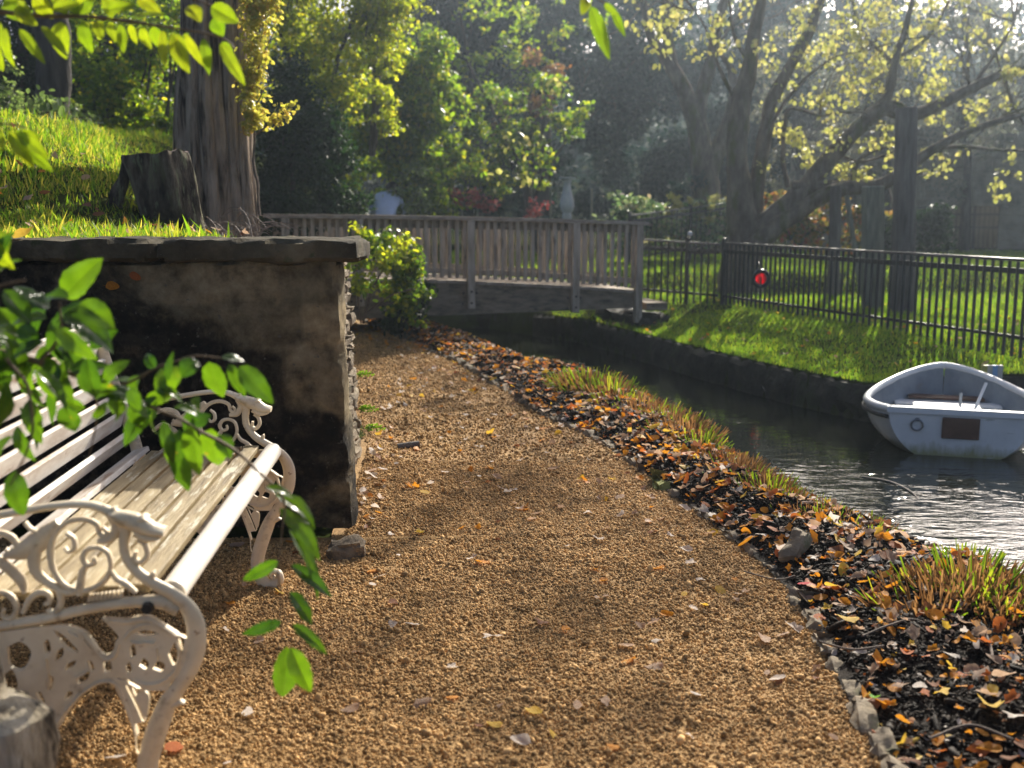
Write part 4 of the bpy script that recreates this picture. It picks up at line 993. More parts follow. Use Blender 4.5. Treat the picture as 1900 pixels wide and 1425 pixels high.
def pxs(lst, Yd, dy=0):
    return [P(x, y, Yd + (dy * i / max(1, len(lst) - 1))) for i, (x, y) in enumerate(lst)]
def limb(mb, lst, w, Yd, seg=12, dy=0, sm_=5):
    """limb traced along points measured at distance Yd; w = widths in photo pixels"""
    pts = pxs(lst, Yd, dy); r = [q * Yd / F * .5 for q in w]
    if len(r) != len(pts): r = list(np.interp(np.linspace(0, 1, len(pts)), np.linspace(0, 1, len(r)), r))
    V0 = len(mb.v); mb.tube(pts, r, seg, sm_)
    for i in range(V0, len(mb.v)):   # uneven bark
        p = Vector(mb.v[i]); k = .035 * noise.fractal(p * 3.0, 1, 2, 3); mb.v[i] = tuple(p + Vector((k, k * .6, 0)))
def twigs(mb, p, d, L, r, depth, rg, spread=.6, seg=4):
    if depth == 0 or r < .0015: return
    d = d.normalized(); pts = [p]
    for i in range(3):
        d = (d + Vector((rg.gauss(0, .16), rg.gauss(0, .16), rg.gauss(.02, .13)))).normalized(); pts.append(pts[-1] + d * L / 3)
    mb.tube(pts, [r, r * .85, r * .7, r * .55], seg, cap=False)
    for k in range(rg.choice((2, 3, 3))):
        q = pts[rg.choice((1, 2, 3, 3))]
        nd_ = (d + Vector((rg.gauss(0, spread), rg.gauss(0, spread), rg.gauss(.05, spread)))).normalized()
        twigs(mb, q, nd_, L * rg.uniform(.55, .8), r * rg.uniform(.45, .62), depth - 1, rg, spread, seg)
def CP_(px, py, Yd, r): return (P(px, py, Yd), r)
def tree(name, label, cat, base, trunks, bark, crown, n, size, mat, group=None, shape=LEAFQ, inner=3, droop=.3, Yd=None, seed=0, crown_name='crown', twr=.02):
    """trunks: list of (pixel path, pixel widths, distance); crown: clusters (world centre, radius)"""
    b = Vector((base[0], base[1], gz1(base[0], base[1])))
    root = thing(name, label, cat, b, group)
    mb = MB(); rg = random.Random(seed)
    for lst, w, yd in trunks:
        tm = MB(); limb(tm, lst, w, yd); tm.build('trunk', bark, root, True)
    for c, r in crown:   # branches reach into the crown
        rr = r if not hasattr(r, '__len__') else max(r)
        for k in range(inner):
            q = Vector(c) + Vector((rg.uniform(-.5, .5), rg.uniform(-.5, .5), -.75)) * rr
            twigs(mb, q, Vector((rg.uniform(-.6, .6), rg.uniform(-.5, .5), 1)), rr * .8, twr * max(.5, min(rr, 1.6)), 3, rg)
    if mb.v: tag(mb.build('twigs', bark, root, True), kind='stuff')
    leaf_cloud(crown_name, crown, n, size, mat, root, shape, droop)
    return root
def jit(cl, k, s, rg):   # break large clusters into uneven ones
    out = []
    for c, r in cl:
        for i in range(k):
            rr = (r if not hasattr(r, '__len__') else sum(r) / 3)
            out.append((Vector(c) + Vector((rg.gauss(0, s), rg.gauss(0, s), rg.gauss(0, s * .7))) * rr, rr * rg.uniform(.35, .75)))
    return out
RT = random.Random(3)

# ------------------------------------------------------------------ big redwood trunk and stump on the bank
tr0 = P(408, 440, 8.6); tb_ = Vector((tr0.x, 8.6, 1.15))
red = thing('conifer_tree', 'massive brown fluted conifer trunk behind the wall, twin-stemmed with deep furrows', 'tree', tb_)
def fluted(mb, cx, cy, rings, nf, amp, seed, seg=72):
    V = []
    for z, r, ox, oy in rings:
        for j in range(seg):
            a = 2 * math.pi * j / seg; tw = .12 * z
            fl = amp * (abs(math.sin(nf * .5 * (a + tw) + .5 * noise.noise(Vector((math.cos(a) * 2, math.sin(a) * 2, z * .5 + seed))) * 2)) ** .7 - .55)
            k = 1 + fl + .05 * noise.fractal(Vector((math.cos(a) * 3, math.sin(a) * 3, z * .9 + seed)), 1, 2, 4) + .05 * noise.ridged_multi_fractal(Vector((math.cos(a) * 7, math.sin(a) * 7, z * .7 + seed)), 1, 2, 3, 1, 2) - .05
            V.append((cx + ox + r * k * math.cos(a), cy + oy + r * k * math.sin(a), z))
    n = len(rings); mb.add(V, [(i * seg + j, i * seg + (j + 1) % seg, (i + 1) * seg + (j + 1) % seg, (i + 1) * seg + j) for i in range(n - 1) for j in range(seg)])
k_ = 8.6 / F
mb = MB()
def rw(x0, x1, y, dx=0): return P((x0 + x1) / 2, y, 8.6).z, (x1 - x0) / 2 * k_, ((x0 + x1) / 2 - 385) * k_ + dx
cx0 = P(385, 400, 8.6).x
tab = [(470, 322, 440), (440, 330, 440), (400, 334, 437), (350, 333, 436), (290, 331, 434), (240, 334, 432), (190, 339, 430), (140, 346, 429), (90, 352, 428), (30, 357, 428), (-60, 362, 430), (-300, 372, 432), (-900, 385, 435), (-1700, 400, 430)]
rings = []
for z in np.linspace(1.0, 9.5, 110):
    py = np.interp(z, [P(0, t_[0], 8.6).z for t_ in tab], [t_[0] for t_ in tab])
    x0 = np.interp(-py, [-t_[0] for t_ in tab], [t_[1] for t_ in tab]); x1 = np.interp(-py, [-t_[0] for t_ in tab], [t_[2] for t_ in tab])
    fl = 1 + .10 * math.exp(-(z - 1.0) / .25)
    rings.append((z, (x1 - x0) / 2 * k_ * fl * .95, ((x0 + x1) / 2 - 385) * k_, 0))
fluted(mb, cx0, 8.6, rings, 11, .24, 1.0, 200)
rings = []
for z in np.linspace(1.0, 9.5, 110):
    py = np.interp(z, [P(0, t_[0], 8.6).z for t_ in tab], [t_[0] for t_ in tab])
    x1 = np.interp(-py, [-470, -440, -380, -300, -200, -100, 0, 200, 1700], [477, 474, 470, 467, 468, 470, 471, 468, 455]); w_ = np.interp(-py, [-440, -300, -100, 1700], [62, 58, 56, 44])
    rings.append((z, w_ / 2 * k_, (x1 - w_ / 2 - 385) * k_, .04))
fluted(mb, cx0, 8.6, rings, 7, .24, 4.0, 130)
mb.build('trunk', BARKR, red, True)
leaf_cloud('crown', jit([(Vector((cx0 + dx, 8.6 + dy, z)), 1.5) for dx, dy, z in ((-.8, .3, 8.2), (.3, .6, 9.2), (-.3, -.2, 10), (-1.5, .4, 9), (.2, 0, 11))], 4, .5, RT), 9000, .11, LF['dark'], red)
# golden creeper up its right side
cr = thing('climbing_creeper', 'golden yellow creeper leaves climbing the right side of the big conifer trunk', 'creeper', P(470, 440, 8.5))
mb = MB(); limb(mb, [(474, 400), (472, 300), (470, 200), (474, 100), (470, 0), (475, -80)], [5, 5, 4, 4, 3, 3], 8.45, 6); limb(mb, [(472, 250), (500, 222), (540, 205)], [4, 3, 2], 8.4, 6)
for a in ((474, 150, 510, 60), (474, 90, 500, 10), (476, 60, 520, -30), (474, 200, 508, 150)): limb(mb, [(a[0], a[1]), ((a[0] + a[2]) / 2, (a[1] + a[3]) / 2 - 8), (a[2], a[3])], [3, 2, 1.5], 8.4, 5)
mb.build('stem', TWIG, cr, True)
ccl = [CP_(466 + RT.gauss(0, 5) + 26 * max(0, RT.random() - .4) * (1 if y < 200 else .2), y, 8.35 + RT.uniform(-.1, .15), .055 + .03 * RT.random()) for y in range(-70, 240, 10) for _ in range(2)] + [CP_(x, 220 - (x - 480) * .35 + RT.gauss(0, 9), 8.35, .05) for x in range(480, 550, 8)] + [CP_(480 + RT.uniform(0, 45), RT.uniform(-60, 60), 8.4, .08) for _ in range(8)]
leaf_cloud('leaves', ccl, 3600, .034, LF['gold'], cr, LEAFR, .5)
# the leaning cut stump
sx = P(300, 440, 7.0)
stp_ = thing('tree_stump', 'dark lichen-covered cut tree stump leaning left beside the big conifer trunk', 'tree stump', (sx.x, 7.0, 1.2))
mb = MB(); seg = 56; V = []
prof = [(470, 262, 384), (440, 264, 378), (415, 266, 372), (390, 262, 366), (360, 252, 361), (330, 242, 356), (305, 232, 349), (292, 228, 345), (285.5, 229, 343)]
k7 = 7.0 / F
fine = []
for i in range(len(prof) - 1):
    for q in range(4): fine.append(tuple(np.array(prof[i]) * (1 - q / 4) + np.array(prof[i + 1]) * q / 4))
fine.append(prof[-1])
for y, x0, x1 in fine:
    c = P((x0 + x1) / 2, y, 7.0); r = (x1 - x0) / 2 * k7
    for j in range(seg):
        a = 2 * math.pi * j / seg
        k = 1 + .07 * math.sin(5 * a + 1) + .07 * noise.fractal(Vector((math.cos(a) * 3, math.sin(a) * 3, c.z * 1.6)), .8, 2.1, 5)
        hol = 0
        if y > 392:   # rotten hollow at the foot, facing the camera
            hol = .55 * math.exp(-((a - 4.75) / .55) ** 2) * min(1, (y - 392) / 22)
        V.append(c + Vector((r * k * (1 - hol * .3) * math.cos(a), r * .9 * (k - hol) * math.sin(a), (.02 * math.cos(a) + .035 * noise.noise(Vector((math.cos(a) * 2.5, math.sin(a) * 2.5, 3.3))) if y < 300 else 0))))
n_ = len(fine); mb.add(V, [(i * seg + j, i * seg + (j + 1) % seg, (i + 1) * seg + (j + 1) % seg, (i + 1) * seg + j) for i in range(n_ - 1) for j in range(seg)])
mb.build('trunk', STUMPM, stp_, True)
mb = MB(); top = V[-seg:]; cc = sum(top, Vector()) / seg; mb.add([p + Vector((0, 0, .002)) for p in top] + [p.lerp(cc, .5) - Vector((0, 0, .006)) for p in top] + [cc], [(j, (j + 1) % seg, seg + (j + 1) % seg, seg + j) for j in range(seg)] + [(seg + j, seg + (j + 1) % seg, 2 * seg) for j in range(seg)])
mb.build('cut_top', mk('cut_wood', [(.3, (.10, .065, .05)), (.6, (.22, .16, .13)), (.8, (.32, .25, .2))], 7, rough=.85, bstr=.6, bscale=40), stp_, True)
mb = MB(); limb(mb, [(236, 298), (230, 320), (222, 345), (214, 372), (205, 400)], [16, 22, 26, 28, 34], 6.95, 12); mb.build('root', STUMPM, stp_, True)
# dry bramble tangle at the foot of the trunk
br = MB(); rb_ = random.Random(8)
for i in range(46):
    x = rb_.uniform(368, 482); L = rb_.uniform(25, 120); a = rb_.choice((-1, 1)) * rb_.uniform(.2, 1.2); y0 = 446
    pts = [P(x, y0, 7.6 + rb_.uniform(-.4, .4))]
    d = Vector((math.sin(a) * .7, rb_.uniform(-.3, .3), 1)); q = pts[0].copy()
    for s in range(6): q = q + d.normalized() * (L * k7 / 5); d += Vector((math.sin(a) * .35, rb_.uniform(-.1, .1), -.34)); pts.append(q.copy())
    br.tube(pts, [.0042, .004, .0035, .003, .0026, .002, .0014], 5, 2)
tag(br.build('bramble', mk('dry_bramble', [(.3, (.14, .10, .08)), (.7, (.34, .27, .23))], 30, rough=.7), None, True), 'tangle of dry arching bramble stems at the foot of the conifer trunk', 'bramble')

# ------------------------------------------------------------------ trees and bushes beyond
def simple_trunk(px, y0, y1, yd, w, dx=0): return ([(px, y1), (px + dx * .3, y1 * .6 + y0 * .4), (px + dx * .7, y1 * .25 + y0 * .75), (px + dx, y0)], [w * 1.2, w, w * .85, w * .6], yd)
# left dark-barked trunk
b = P(98, 250, 14); t = thing('beech_tree', 'dark grey trunk standing alone at the left on top of the grassy slope', 'tree', (b.x, 14, gz1(b.x, 14)))
mb = MB(); limb(mb, [(96, 275), (98, 240), (99, 180), (98, 100), (95, 20), (92, -80), (88, -300)], [78, 66, 61, 60, 58, 56, 48], 14, 28)
mb.build('trunk', BARKD, t, True)
leaf_cloud('crown', jit([CP_(90, -330, 14, 1.3), CP_(20, -250, 14.5, 1.1), CP_(170, -270, 14, 1.2)], 5, .5, RT), 5000, .10, LF['dark'], t)
tree('yew_tree', 'black-green evergreen in deep shade at the far left behind the grey trunk', 'tree', (P(20, 200, 19).x, 19), [simple_trunk(40, -80, 290, 19, 22)], BARKD,
     jit([CP_(-60, 60, 19, 1.3), CP_(20, 120, 19.5, 1.3), CP_(60, 10, 19, 1.2), CP_(-40, -60, 19, 1.3), CP_(40, 190, 19, .9), CP_(-80, 160, 19, 1), CP_(115, 60, 20, 1), CP_(110, 200, 20, .9)], 3, .4, RT), 26000, .085, LF['dark'], inner=1)
tree('hazel_bush', 'sunlit yellow-green hazel thicket between the grey trunk and the big conifer trunk', 'bush', (P(240, 280, 16.5).x, 16.5),
     [([(q, 330), (q + d_ * .4, 250), (q + d_, 100)], [9, 7, 3], 16.5) for q, d_ in ((170, -20), (185, 25), (205, 10), (215, 60), (250, 30), (262, -20), (280, 50), (300, 20))], BARKD,
     jit([CP_(165, 130, 16.5, .62), CP_(230, 110, 16.4, .7), CP_(300, 130, 16.7, .6), CP_(180, 200, 16.3, .55), CP_(250, 180, 16.3, .6), CP_(315, 210, 16.6, .55), CP_(150, 60, 17, .6), CP_(240, 40, 17, .7), CP_(320, 50, 17, .6), CP_(200, -20, 17, .7), CP_(300, -30, 17, .7), CP_(150, 245, 16.4, .3), CP_(330, 265, 16.4, .35)], 4, .5, RT), 15000, .068, LF['beech'], shape=LEAFR, inner=2, twr=.016)
tree('laurel_bush', 'dark glossy laurel in shadow under the hazel thicket', 'bush', (P(240, 300, 19).x, 19), [simple_trunk(240, 150, 340, 19, 10)], BARKD,
     jit([CP_(150, 290, 19, .9), CP_(230, 280, 19.5, .9), CP_(310, 280, 19, .9), CP_(200, 200, 20, 1.2), CP_(290, 190, 20, 1.2), CP_(140, 180, 20, 1.0), CP_(330, 90, 20.5, 1.2), CP_(200, 70, 20.5, 1.3), CP_(140, 0, 21, 1.2), CP_(270, -20, 21, 1.4)], 3, .4, RT), 26000, .10, LF['dark'], inner=0)
tree('holly_bush', 'dark green glossy holly just right of the big conifer trunk, above the bridge rail', 'bush', (P(540, 390, 12.6).x, 12.6 + 2), [simple_trunk(545, 200, 450, 14.5, 9)], BARKD,
     jit([CP_(500, 330, 14.5, .45), CP_(540, 370, 14.5, .5), CP_(590, 330, 14.6, .5), CP_(500, 260, 14.6, .5), CP_(560, 260, 14.6, .55), CP_(605, 270, 14.8, .45), CP_(530, 190, 14.8, .5), CP_(490, 400, 14.4, .4), CP_(600, 375, 14.8, .35), CP_(575, 410, 14.5, .4)], 4, .45, RT), 26000, .062, LF['dark'], inner=1, twr=.012)
tree('birch_tree', 'tall yellow-leaved tree with dark slanting branches right of the conifer trunk', 'tree', (P(640, 380, 16.5).x, 16.5),
     [([(600, 470), (590, 340), (560, 180), (520, 60), (500, -60)], [16, 13, 10, 7, 4], 16.5), ([(575, 240), (620, 130), (660, 20), (690, -60)], [9, 8, 6, 3], 16.5), ([(555, 170), (500, 130), (480, 100)], [6, 4, 2], 16.4), ([(690, 290), (700, 150), (710, 40), (715, -40)], [14, 16, 18, 16], 18)], BARKD,
     jit([CP_(530, 60, 16.3, .6), CP_(590, 30, 16.4, .65), CP_(650, 50, 16.5, .65), CP_(560, 120, 16.3, .5), CP_(620, 120, 16.4, .55), CP_(680, 130, 16.8, .5), CP_(520, -40, 16.5, .7), CP_(620, -50, 16.5, .8), CP_(700, 20, 16.8, .6), CP_(540, 200, 16.3, .4), CP_(640, 200, 16.6, .5), CP_(700, 210, 17, .45), CP_(720, -60, 17, .8)], 4, .5, RT), 17000, .062, LF['yellow'], shape=LEAFR, inner=2, twr=.014)
tree('maple_tree', 'bright lime green drooping tree above the middle of the bridge', 'tree', (P(730, 380, 20).x, 20),
     [([(745, 470), (740, 380), (735, 280), (760, 180), (800, 100)], [16, 13, 11, 8, 4], 20), ([(738, 300), (690, 220), (660, 160)], [8, 6, 3], 20)], BARKD,
     jit([CP_(680, 230, 19.7, .7), CP_(740, 160, 19.8, .75), CP_(800, 130, 20, .7), CP_(830, 180, 20.2, .55), CP_(700, 270, 19.8, .5), CP_(780, 230, 20, .6), CP_(770, 320, 20, .6), CP_(830, 300, 20.4, .55), CP_(780, 370, 20.2, .45)], 4, .5, RT), 19000, .085, LF['beech'], shape=LEAFR, inner=2, droop=.7)
tree('viburnum_bush', 'grey-white leaved bush above the bridge rail just right of the stooping person', 'bush', (P(755, 380, 21).x, 21), [], BARKD, jit([CP_(755, 350, 19, .3), CP_(770, 320, 19, .25), CP_(745, 380, 19, .3)], 4, .5, RT), 900, .075, LF['pale'], inner=2)
tree('cedar_tree', 'huge blue-black evergreen filling the top middle of the view', 'tree', (P(1000, 380, 32).x, 32), [simple_trunk(1000, -150, 400, 32, 40)], BARKD,
     jit([CP_(780, 60, 31, 1.7), CP_(880, 30, 31, 1.8), CP_(980, 60, 31, 1.8), CP_(1090, 60, 32, 1.8), CP_(1180, 100, 32, 1.8), CP_(850, 130, 32, 1.5), CP_(960, 150, 32, 1.6), CP_(1080, 160, 32, 1.6), CP_(1180, 200, 32, 1.6), CP_(820, 0, 31, 1.2), CP_(950, -10, 31, 1.2), CP_(1100, -10, 32, 1.2), CP_(1240, 30, 33, 1.5), CP_(1260, 160, 33, 1.7), CP_(720, 30, 32, 1.2)], 4, .42, RT), 52000, .15, LF['blue'], inner=1)
tree('yew_hedge', 'low blue-black evergreen mass in shadow behind the white pedestal', 'hedge', (P(1180, 380, 34).x, 34), [], BARKD,
     jit([CP_(1000, 300, 33, 1.2), CP_(1090, 270, 33, 1.3), CP_(1180, 290, 34, 1.4), CP_(1260, 280, 34, 1.5), CP_(1340, 300, 34, 1.4), CP_(1120, 360, 33, .9), CP_(1220, 370, 34, 1), CP_(1330, 370, 34, 1.1), CP_(1000, 370, 33, .9), CP_(900, 330, 34, 1.3), CP_(900, 240, 34, 1.3), CP_(1400, 250, 35, 1.6), CP_(1420, 340, 34, 1.2), CP_(830, 380, 33, 1)], 4, .42, RT), 42000, .15, LF['blue'], inner=0)
tree('dogwood_tree', 'small pale green open tree with slanting dark stems left of the pedestal', 'tree', (P(985, 390, 22.5).x, 22.5),
     [([(1000, 470), (985, 380), (965, 310), (920, 220), (885, 150), (865, 110)], [11, 10, 9, 7, 5, 3], 22.5), ([(975, 340), (1000, 270), (1010, 210), (1020, 150)], [7, 6, 4, 2], 22.5), ([(990, 360), (1020, 310), (1050, 260), (1070, 220)], [6, 5, 3, 2], 22.5)], BARKD,
     jit([CP_(920, 190, 22.4, .45), CP_(960, 250, 22.3, .45), CP_(1000, 210, 22.4, .4), CP_(1010, 160, 22.5, .35), CP_(1050, 240, 22.5, .38), CP_(1070, 215, 22.6, .25), CP_(1000, 290, 22.4, .4), CP_(930, 290, 22.4, .4), CP_(880, 240, 22.5, .5), CP_(850, 330, 22.5, .5), CP_(900, 340, 22.5, .5), CP_(990, 330, 22.4, .35)], 4, .5, RT), 5200, .085, LF['bush'], shape=LEAFR, inner=3, twr=.02)
tree('acer_bush', 'orange autumn bush glowing behind the slanting stems of the pale green tree', 'bush', (P(975, 250, 26).x, 26), [simple_trunk(975, 180, 400, 26, 8)], BARKD,
     jit([CP_(960, 180, 26, .4), CP_(1010, 150, 26, .4), CP_(940, 230, 26, .35), CP_(990, 200, 26, .3), CP_(1000, 110, 26, .25)], 3, .5, RT), 1500, .09, LF['orange'], inner=2)
tree('sycamore_tree', 'sparse yellow-speckled branches spreading in front of the dark evergreen', 'tree', (P(900, 390, 27).x, 27), [([(890, 470), (888, 300), (880, 180), (860, 60), (840, -40)], [13, 11, 9, 7, 4], 27), ([(884, 220), (930, 150), (990, 110)], [6, 4, 2], 27)], BARKD,
     jit([CP_(830, 70, 27, .8), CP_(890, 40, 27, .8), CP_(950, 80, 27, .8), CP_(1000, 120, 27, .7), CP_(900, 130, 27, .8), CP_(840, 140, 27, .6), CP_(960, 20, 27, .8), CP_(1040, 60, 27, .7)], 4, .6, RT), 2600, .09, LF['beech'], shape=LEAFR, inner=2)
tree('lilac_bush', 'mid green rounded bush just above the bridge rail left of the red flowers', 'bush', (P(700, 390, 21.5).x, 21.5), [], BARKD,
     jit([CP_(650, 340, 21.5, .5), CP_(700, 300, 21.6, .55), CP_(760, 290, 21.8, .5), CP_(800, 340, 22, .5), CP_(850, 290, 22.2, .5), CP_(770, 370, 21.8, .4), CP_(640, 270, 21.6, .5), CP_(690, 370, 21.6, .35)], 4, .5, RT), 9000, .07, LF['beech'], shape=LEAFR, inner=1)
# red flowers
for x, y, r, lab in ((848, 362, .2, 'tall red flowers, left clump above the bridge rail'), (890, 368, .17, 'red flowers right of the left clump, between two thin stakes'), (905, 382, .16, 'low spray of red flowers just above the middle rail post'), (990, 384, .2, 'small red flower clump left of the white pedestal')):
    tree('red_flowers', lab, 'flowers', (P(x, 395, 20).x, 20), [], BARKD, jit([CP_(x, y, 20, r)], 5, .6, RT), 170, .07, LF['red'], inner=4, crown_name='blossoms', twr=.02)
# hydrangeas
for x, y, r, yd, n_, lab in ((1168, 385, .40, 22, 1500, 'pale green hydrangea with cream heads behind the right end of the rail'), (1225, 392, .38, 22.5, 1300, 'hydrangea with pink-tinged heads in the middle of the row'), (1285, 395, .36, 22.5, 1200, 'hydrangea with fading pink and yellow heads left of the forked trunk'), (1345, 385, .32, 23, 900, 'yellowing hydrangea between the two forked trunks')):
    t = tree('hydrangea_bush', lab, 'bush', (P(x, 420, yd).x, yd), [], BARKD, jit([CP_(x, y, yd, r), CP_(x + 20, y + 25, yd, r), CP_(x - 15, y + 30, yd, r)], 5, .5, RT), n_, .10, LF['hydr'], inner=2, shape=LEAFR)
    hm_ = [CP_(x + RT.uniform(-38, 38), y + RT.uniform(-28, 12), yd - .3, .075) for _ in range(10)]
    me_ = leaf_cloud('blossoms', hm_, 800, .035, LF['hydr'] if yd == 22 else LF['lemon'], t, LEAFR)
tree('fern_bush', 'blue-green feathery plant between the two forked trunks', 'bush', (P(1265, 380, 24).x, 24), [], BARKD, jit([CP_(1262, 350, 24, .35), CP_(1275, 372, 24, .3)], 4, .5, RT), 700, .10, LF['blue'], inner=2)
tree('shrub_border', 'colourful autumn border of yellow, pink and green shrubs under the leaning limb', 'bush', (P(1500, 430, 19).x, 19), [], BARKD,
     jit([CP_(1440, 400, 19, .35), CP_(1480, 410, 18.8, .35), CP_(1520, 400, 19, .4), CP_(1500, 440, 18.6, .35), CP_(1570, 420, 19, .4), CP_(1440, 380, 19.3, .3), CP_(1600, 400, 19, .35), CP_(1550, 380, 19.5, .3)], 4, .5, RT), 4200, .075, LF['mixed'], inner=2, shape=LEAFR)
tree('green_bush', 'dark green leafy bush in front of the stone building by the tall pole', 'bush', (P(1700, 440, 22).x, 22), [], BARKD,
     jit([CP_(1690, 440, 22, .5), CP_(1720, 420, 22, .5), CP_(1650, 450, 22, .45), CP_(1600, 455, 22, .35), CP_(1725, 455, 22, .35)], 4, .5, RT), 4200, .09, LF['dark'], inner=2, shape=LEAFR)
# forked tree
fk = thing('forked_tree', 'grey forked tree with twisting upright limbs, left of the leaning tree', 'tree', (P(1312, 440, 24).x, 24, gz1(P(1312, 440, 24).x, 24)))
mb = MB()
limb(mb, [(1314, 470), (1312, 400), (1308, 340), (1302, 290), (1290, 230), (1268, 165), (1240, 115), (1210, 70), (1196, 20), (1190, -60), (1200, -200)], [66, 54, 50, 42, 34, 28, 24, 17, 13, 10, 6], 24, 14)
limb(mb, [(1306, 330), (1300, 250), (1300, 190), (1318, 120), (1332, 50), (1350, -20), (1380, -160)], [40, 30, 24, 22, 20, 15, 8], 24, 12)
limb(mb, [(1314, 330), (1335, 270), (1352, 225), (1362, 170), (1352, 120), (1330, 90)], [34, 30, 26, 20, 12, 6], 24.1, 12)
limb(mb, [(1248, 128), (1238, 70), (1236, 10), (1248, -70)], [22, 20, 16, 10], 24, 12)
rg = random.Random(21)
for x, y in ((1190, -60), (1250, -70), (1350, -20), (1330, 90), (1196, 20), (1240, 20)):
    for q in range(2): twigs(mb, P(x, y, 24), Vector((rg.uniform(-.8, .8), rg.uniform(-.4, .4), .8)), 1.3, .04, 4, rg)
mb.build('trunk', BARKM, fk, True)
leaf_cloud('crown', jit([CP_(1230, -60, 24, .9), CP_(1340, -80, 24, .9), CP_(1280, 40, 23.8, .6), CP_(1180, 0, 24, .6)], 5, .6, RT), 420, .10, LF['lemon'], fk, LEAFR)
# leaning tree
YM = 17.2
ln = thing('leaning_tree', 'mossy leaning tree with long diagonal limbs and sparse yellow leaves behind the fence', 'tree', (P(1378, 536, YM).x, YM, gz1(P(1378, 536, YM).x, YM)))
mb = MB()
limb(mb, [(1372, 555), (1374, 500), (1378, 440), (1374, 380), (1369, 320), (1368, 260), (1374, 190), (1388, 130), (1398, 70), (1412, 0), (1440, -120)], [92, 76, 66, 50, 40, 37, 36, 30, 24, 18, 8], YM, 16)
limb(mb, [(1388, 440), (1398, 380), (1408, 320), (1418, 260), (1432, 190), (1462, 130), (1500, 60), (1530, -20), (1560, -120)], [44, 34, 27, 24, 24, 22, 18, 13, 6], YM + .1, 12)
limb(mb, [(1380, 470), (1410, 428), (1450, 390), (1492, 350), (1545, 288), (1598, 232), (1640, 203), (1690, 214), (1740, 195), (1800, 165), (1860, 138), (1960, 110), (2100, 60)], [56, 48, 40, 34, 31, 28, 25, 24, 22, 19, 16, 12, 6], YM - .1, 14)
limb(mb, [(1636, 205), (1652, 160), (1662, 110), (1678, 60), (1690, 0), (1700, -90)], [20, 16, 14, 12, 9, 5], YM - .1, 10)
limb(mb, [(1395, 465), (1440, 422), (1480, 395), (1520, 368), (1570, 350), (1620, 346), (1660, 330), (1710, 292), (1770, 256), (1850, 225), (1950, 200)], [42, 36, 30, 28, 27, 24, 22, 19, 15, 11, 6], YM - .3, 12)
limb(mb, [(1470, 345), (1510, 346), (1560, 344), (1610, 340)], [20, 22, 20, 12], YM - .15, 10)
limb(mb, [(1462, 348), (1452, 300), (1454, 250), (1462, 205), (1490, 205), (1520, 216)], [11, 9, 8, 7, 6, 4], YM - .1, 8)
limb(mb, [(1580, 345), (1590, 305), (1612, 285), (1645, 272)], [12, 10, 8, 5], YM - .2, 8)
limb(mb, [(1740, 275), (1790, 272), (1850, 278), (1930, 280)], [8, 7, 6, 4], YM - .2, 8)
limb(mb, [(1700, 212), (1660, 190), (1640, 200)], [8, 9, 9], YM - .1, 8)
for lst in ([(1420, 250), (1470, 170), (1540, 110), (1600, 95)], [(1374, 200), (1340, 140), (1320, 80), (1290, 20)], [(1390, 120), (1360, 60), (1350, -20)], [(1560, 290), (1600, 300), (1660, 280)], [(1800, 165), (1840, 110), (1880, 40), (1900, -60)], [(1660, 120), (1600, 60), (1570, -40)], [(1662, 110), (1720, 70), (1770, -10)], [(1860, 138), (1880, 190), (1900, 230)]):
    limb(mb, lst, [8, 6, 4, 2.5][:len(lst)], YM, 7)
rg = random.Random(4)
for x, y, dx in ((1600, 230, .2), (1690, 210, .3), (1800, 165, .2), (1860, 138, .4), (1690, 0, 0), (1530, -20, .3), (1412, 0, -.2), (1700, -90, .2), (1640, 340, .5), (1850, 225, .5), (1600, 95, .5), (1290, 20, -.5), (1770, -10, .4), (1570, -40, -.2), (1960, 110, .3), (1520, 216, .4), (1880, 40, .2)):
    for q in range(3): twigs(mb, P(x, y, YM), Vector((dx + rg.uniform(-.7, .7), rg.uniform(-.5, .5), rg.uniform(-.2, 1))), .7, .016, 4, rg)
mb.build('trunk', BARKM, ln, True)
yl = [(1262, 70), (1275, 90), (1225, 60), (1330, 45), (1340, 70), (1300, 100), (1415, 85), (1400, 130), (1390, 60), (1440, 60), (1470, 85), (1505, 60), (1435, 120), (1450, 165), (1550, 85), (1520, 25), (1560, 110), (1600, 110), (1640, 40), (1660, 20), (1620, 60), (1590, 50), (1700, 25), (1740, 10), (1640, 80), (1610, 140), (1560, 115), (1580, 130), (1590, 160), (1620, 170), (1640, 130), (1570, 150), (1700, 130), (1710, 140), (1720, 150), (1690, 90), (1660, 65), (1820, 30), (1800, 70), (1865, 70), (1870, 45), (1805, 72), (1875, 130), (1885, 145), (1860, 190), (1820, 185), (1815, 215), (1800, 205), (1790, 245), (1770, 200), (1740, 180), (1735, 275), (1720, 325), (1735, 320), (1660, 290), (1640, 315), (1610, 315), (1600, 290), (1615, 265), (1590, 260), (1640, 245), (1670, 180), (1560, 240), (1535, 245), (1540, 215), (1520, 180), (1530, 170), (1570, 155), (1440, 260), (1430, 280), (1470, 270), (1490, 260), (1470, 250), (1450, 240), (1500, 295), (1510, 305), (1490, 310), (1505, 285), (1530, 275), (1545, 330), (1555, 320), (1570, 315), (1410, 305), (1460, 155), (1430, 195), (1440, 200), (1590, 330), (1655, 300), (1730, 270), (1880, 325), (1860, 320), (1870, 285), (1855, 350), (1750, 295), (1480, 20), (1380, 30), (1850, 100), (1760, 120), (1780, 60)]
RY = np.random.default_rng(9)
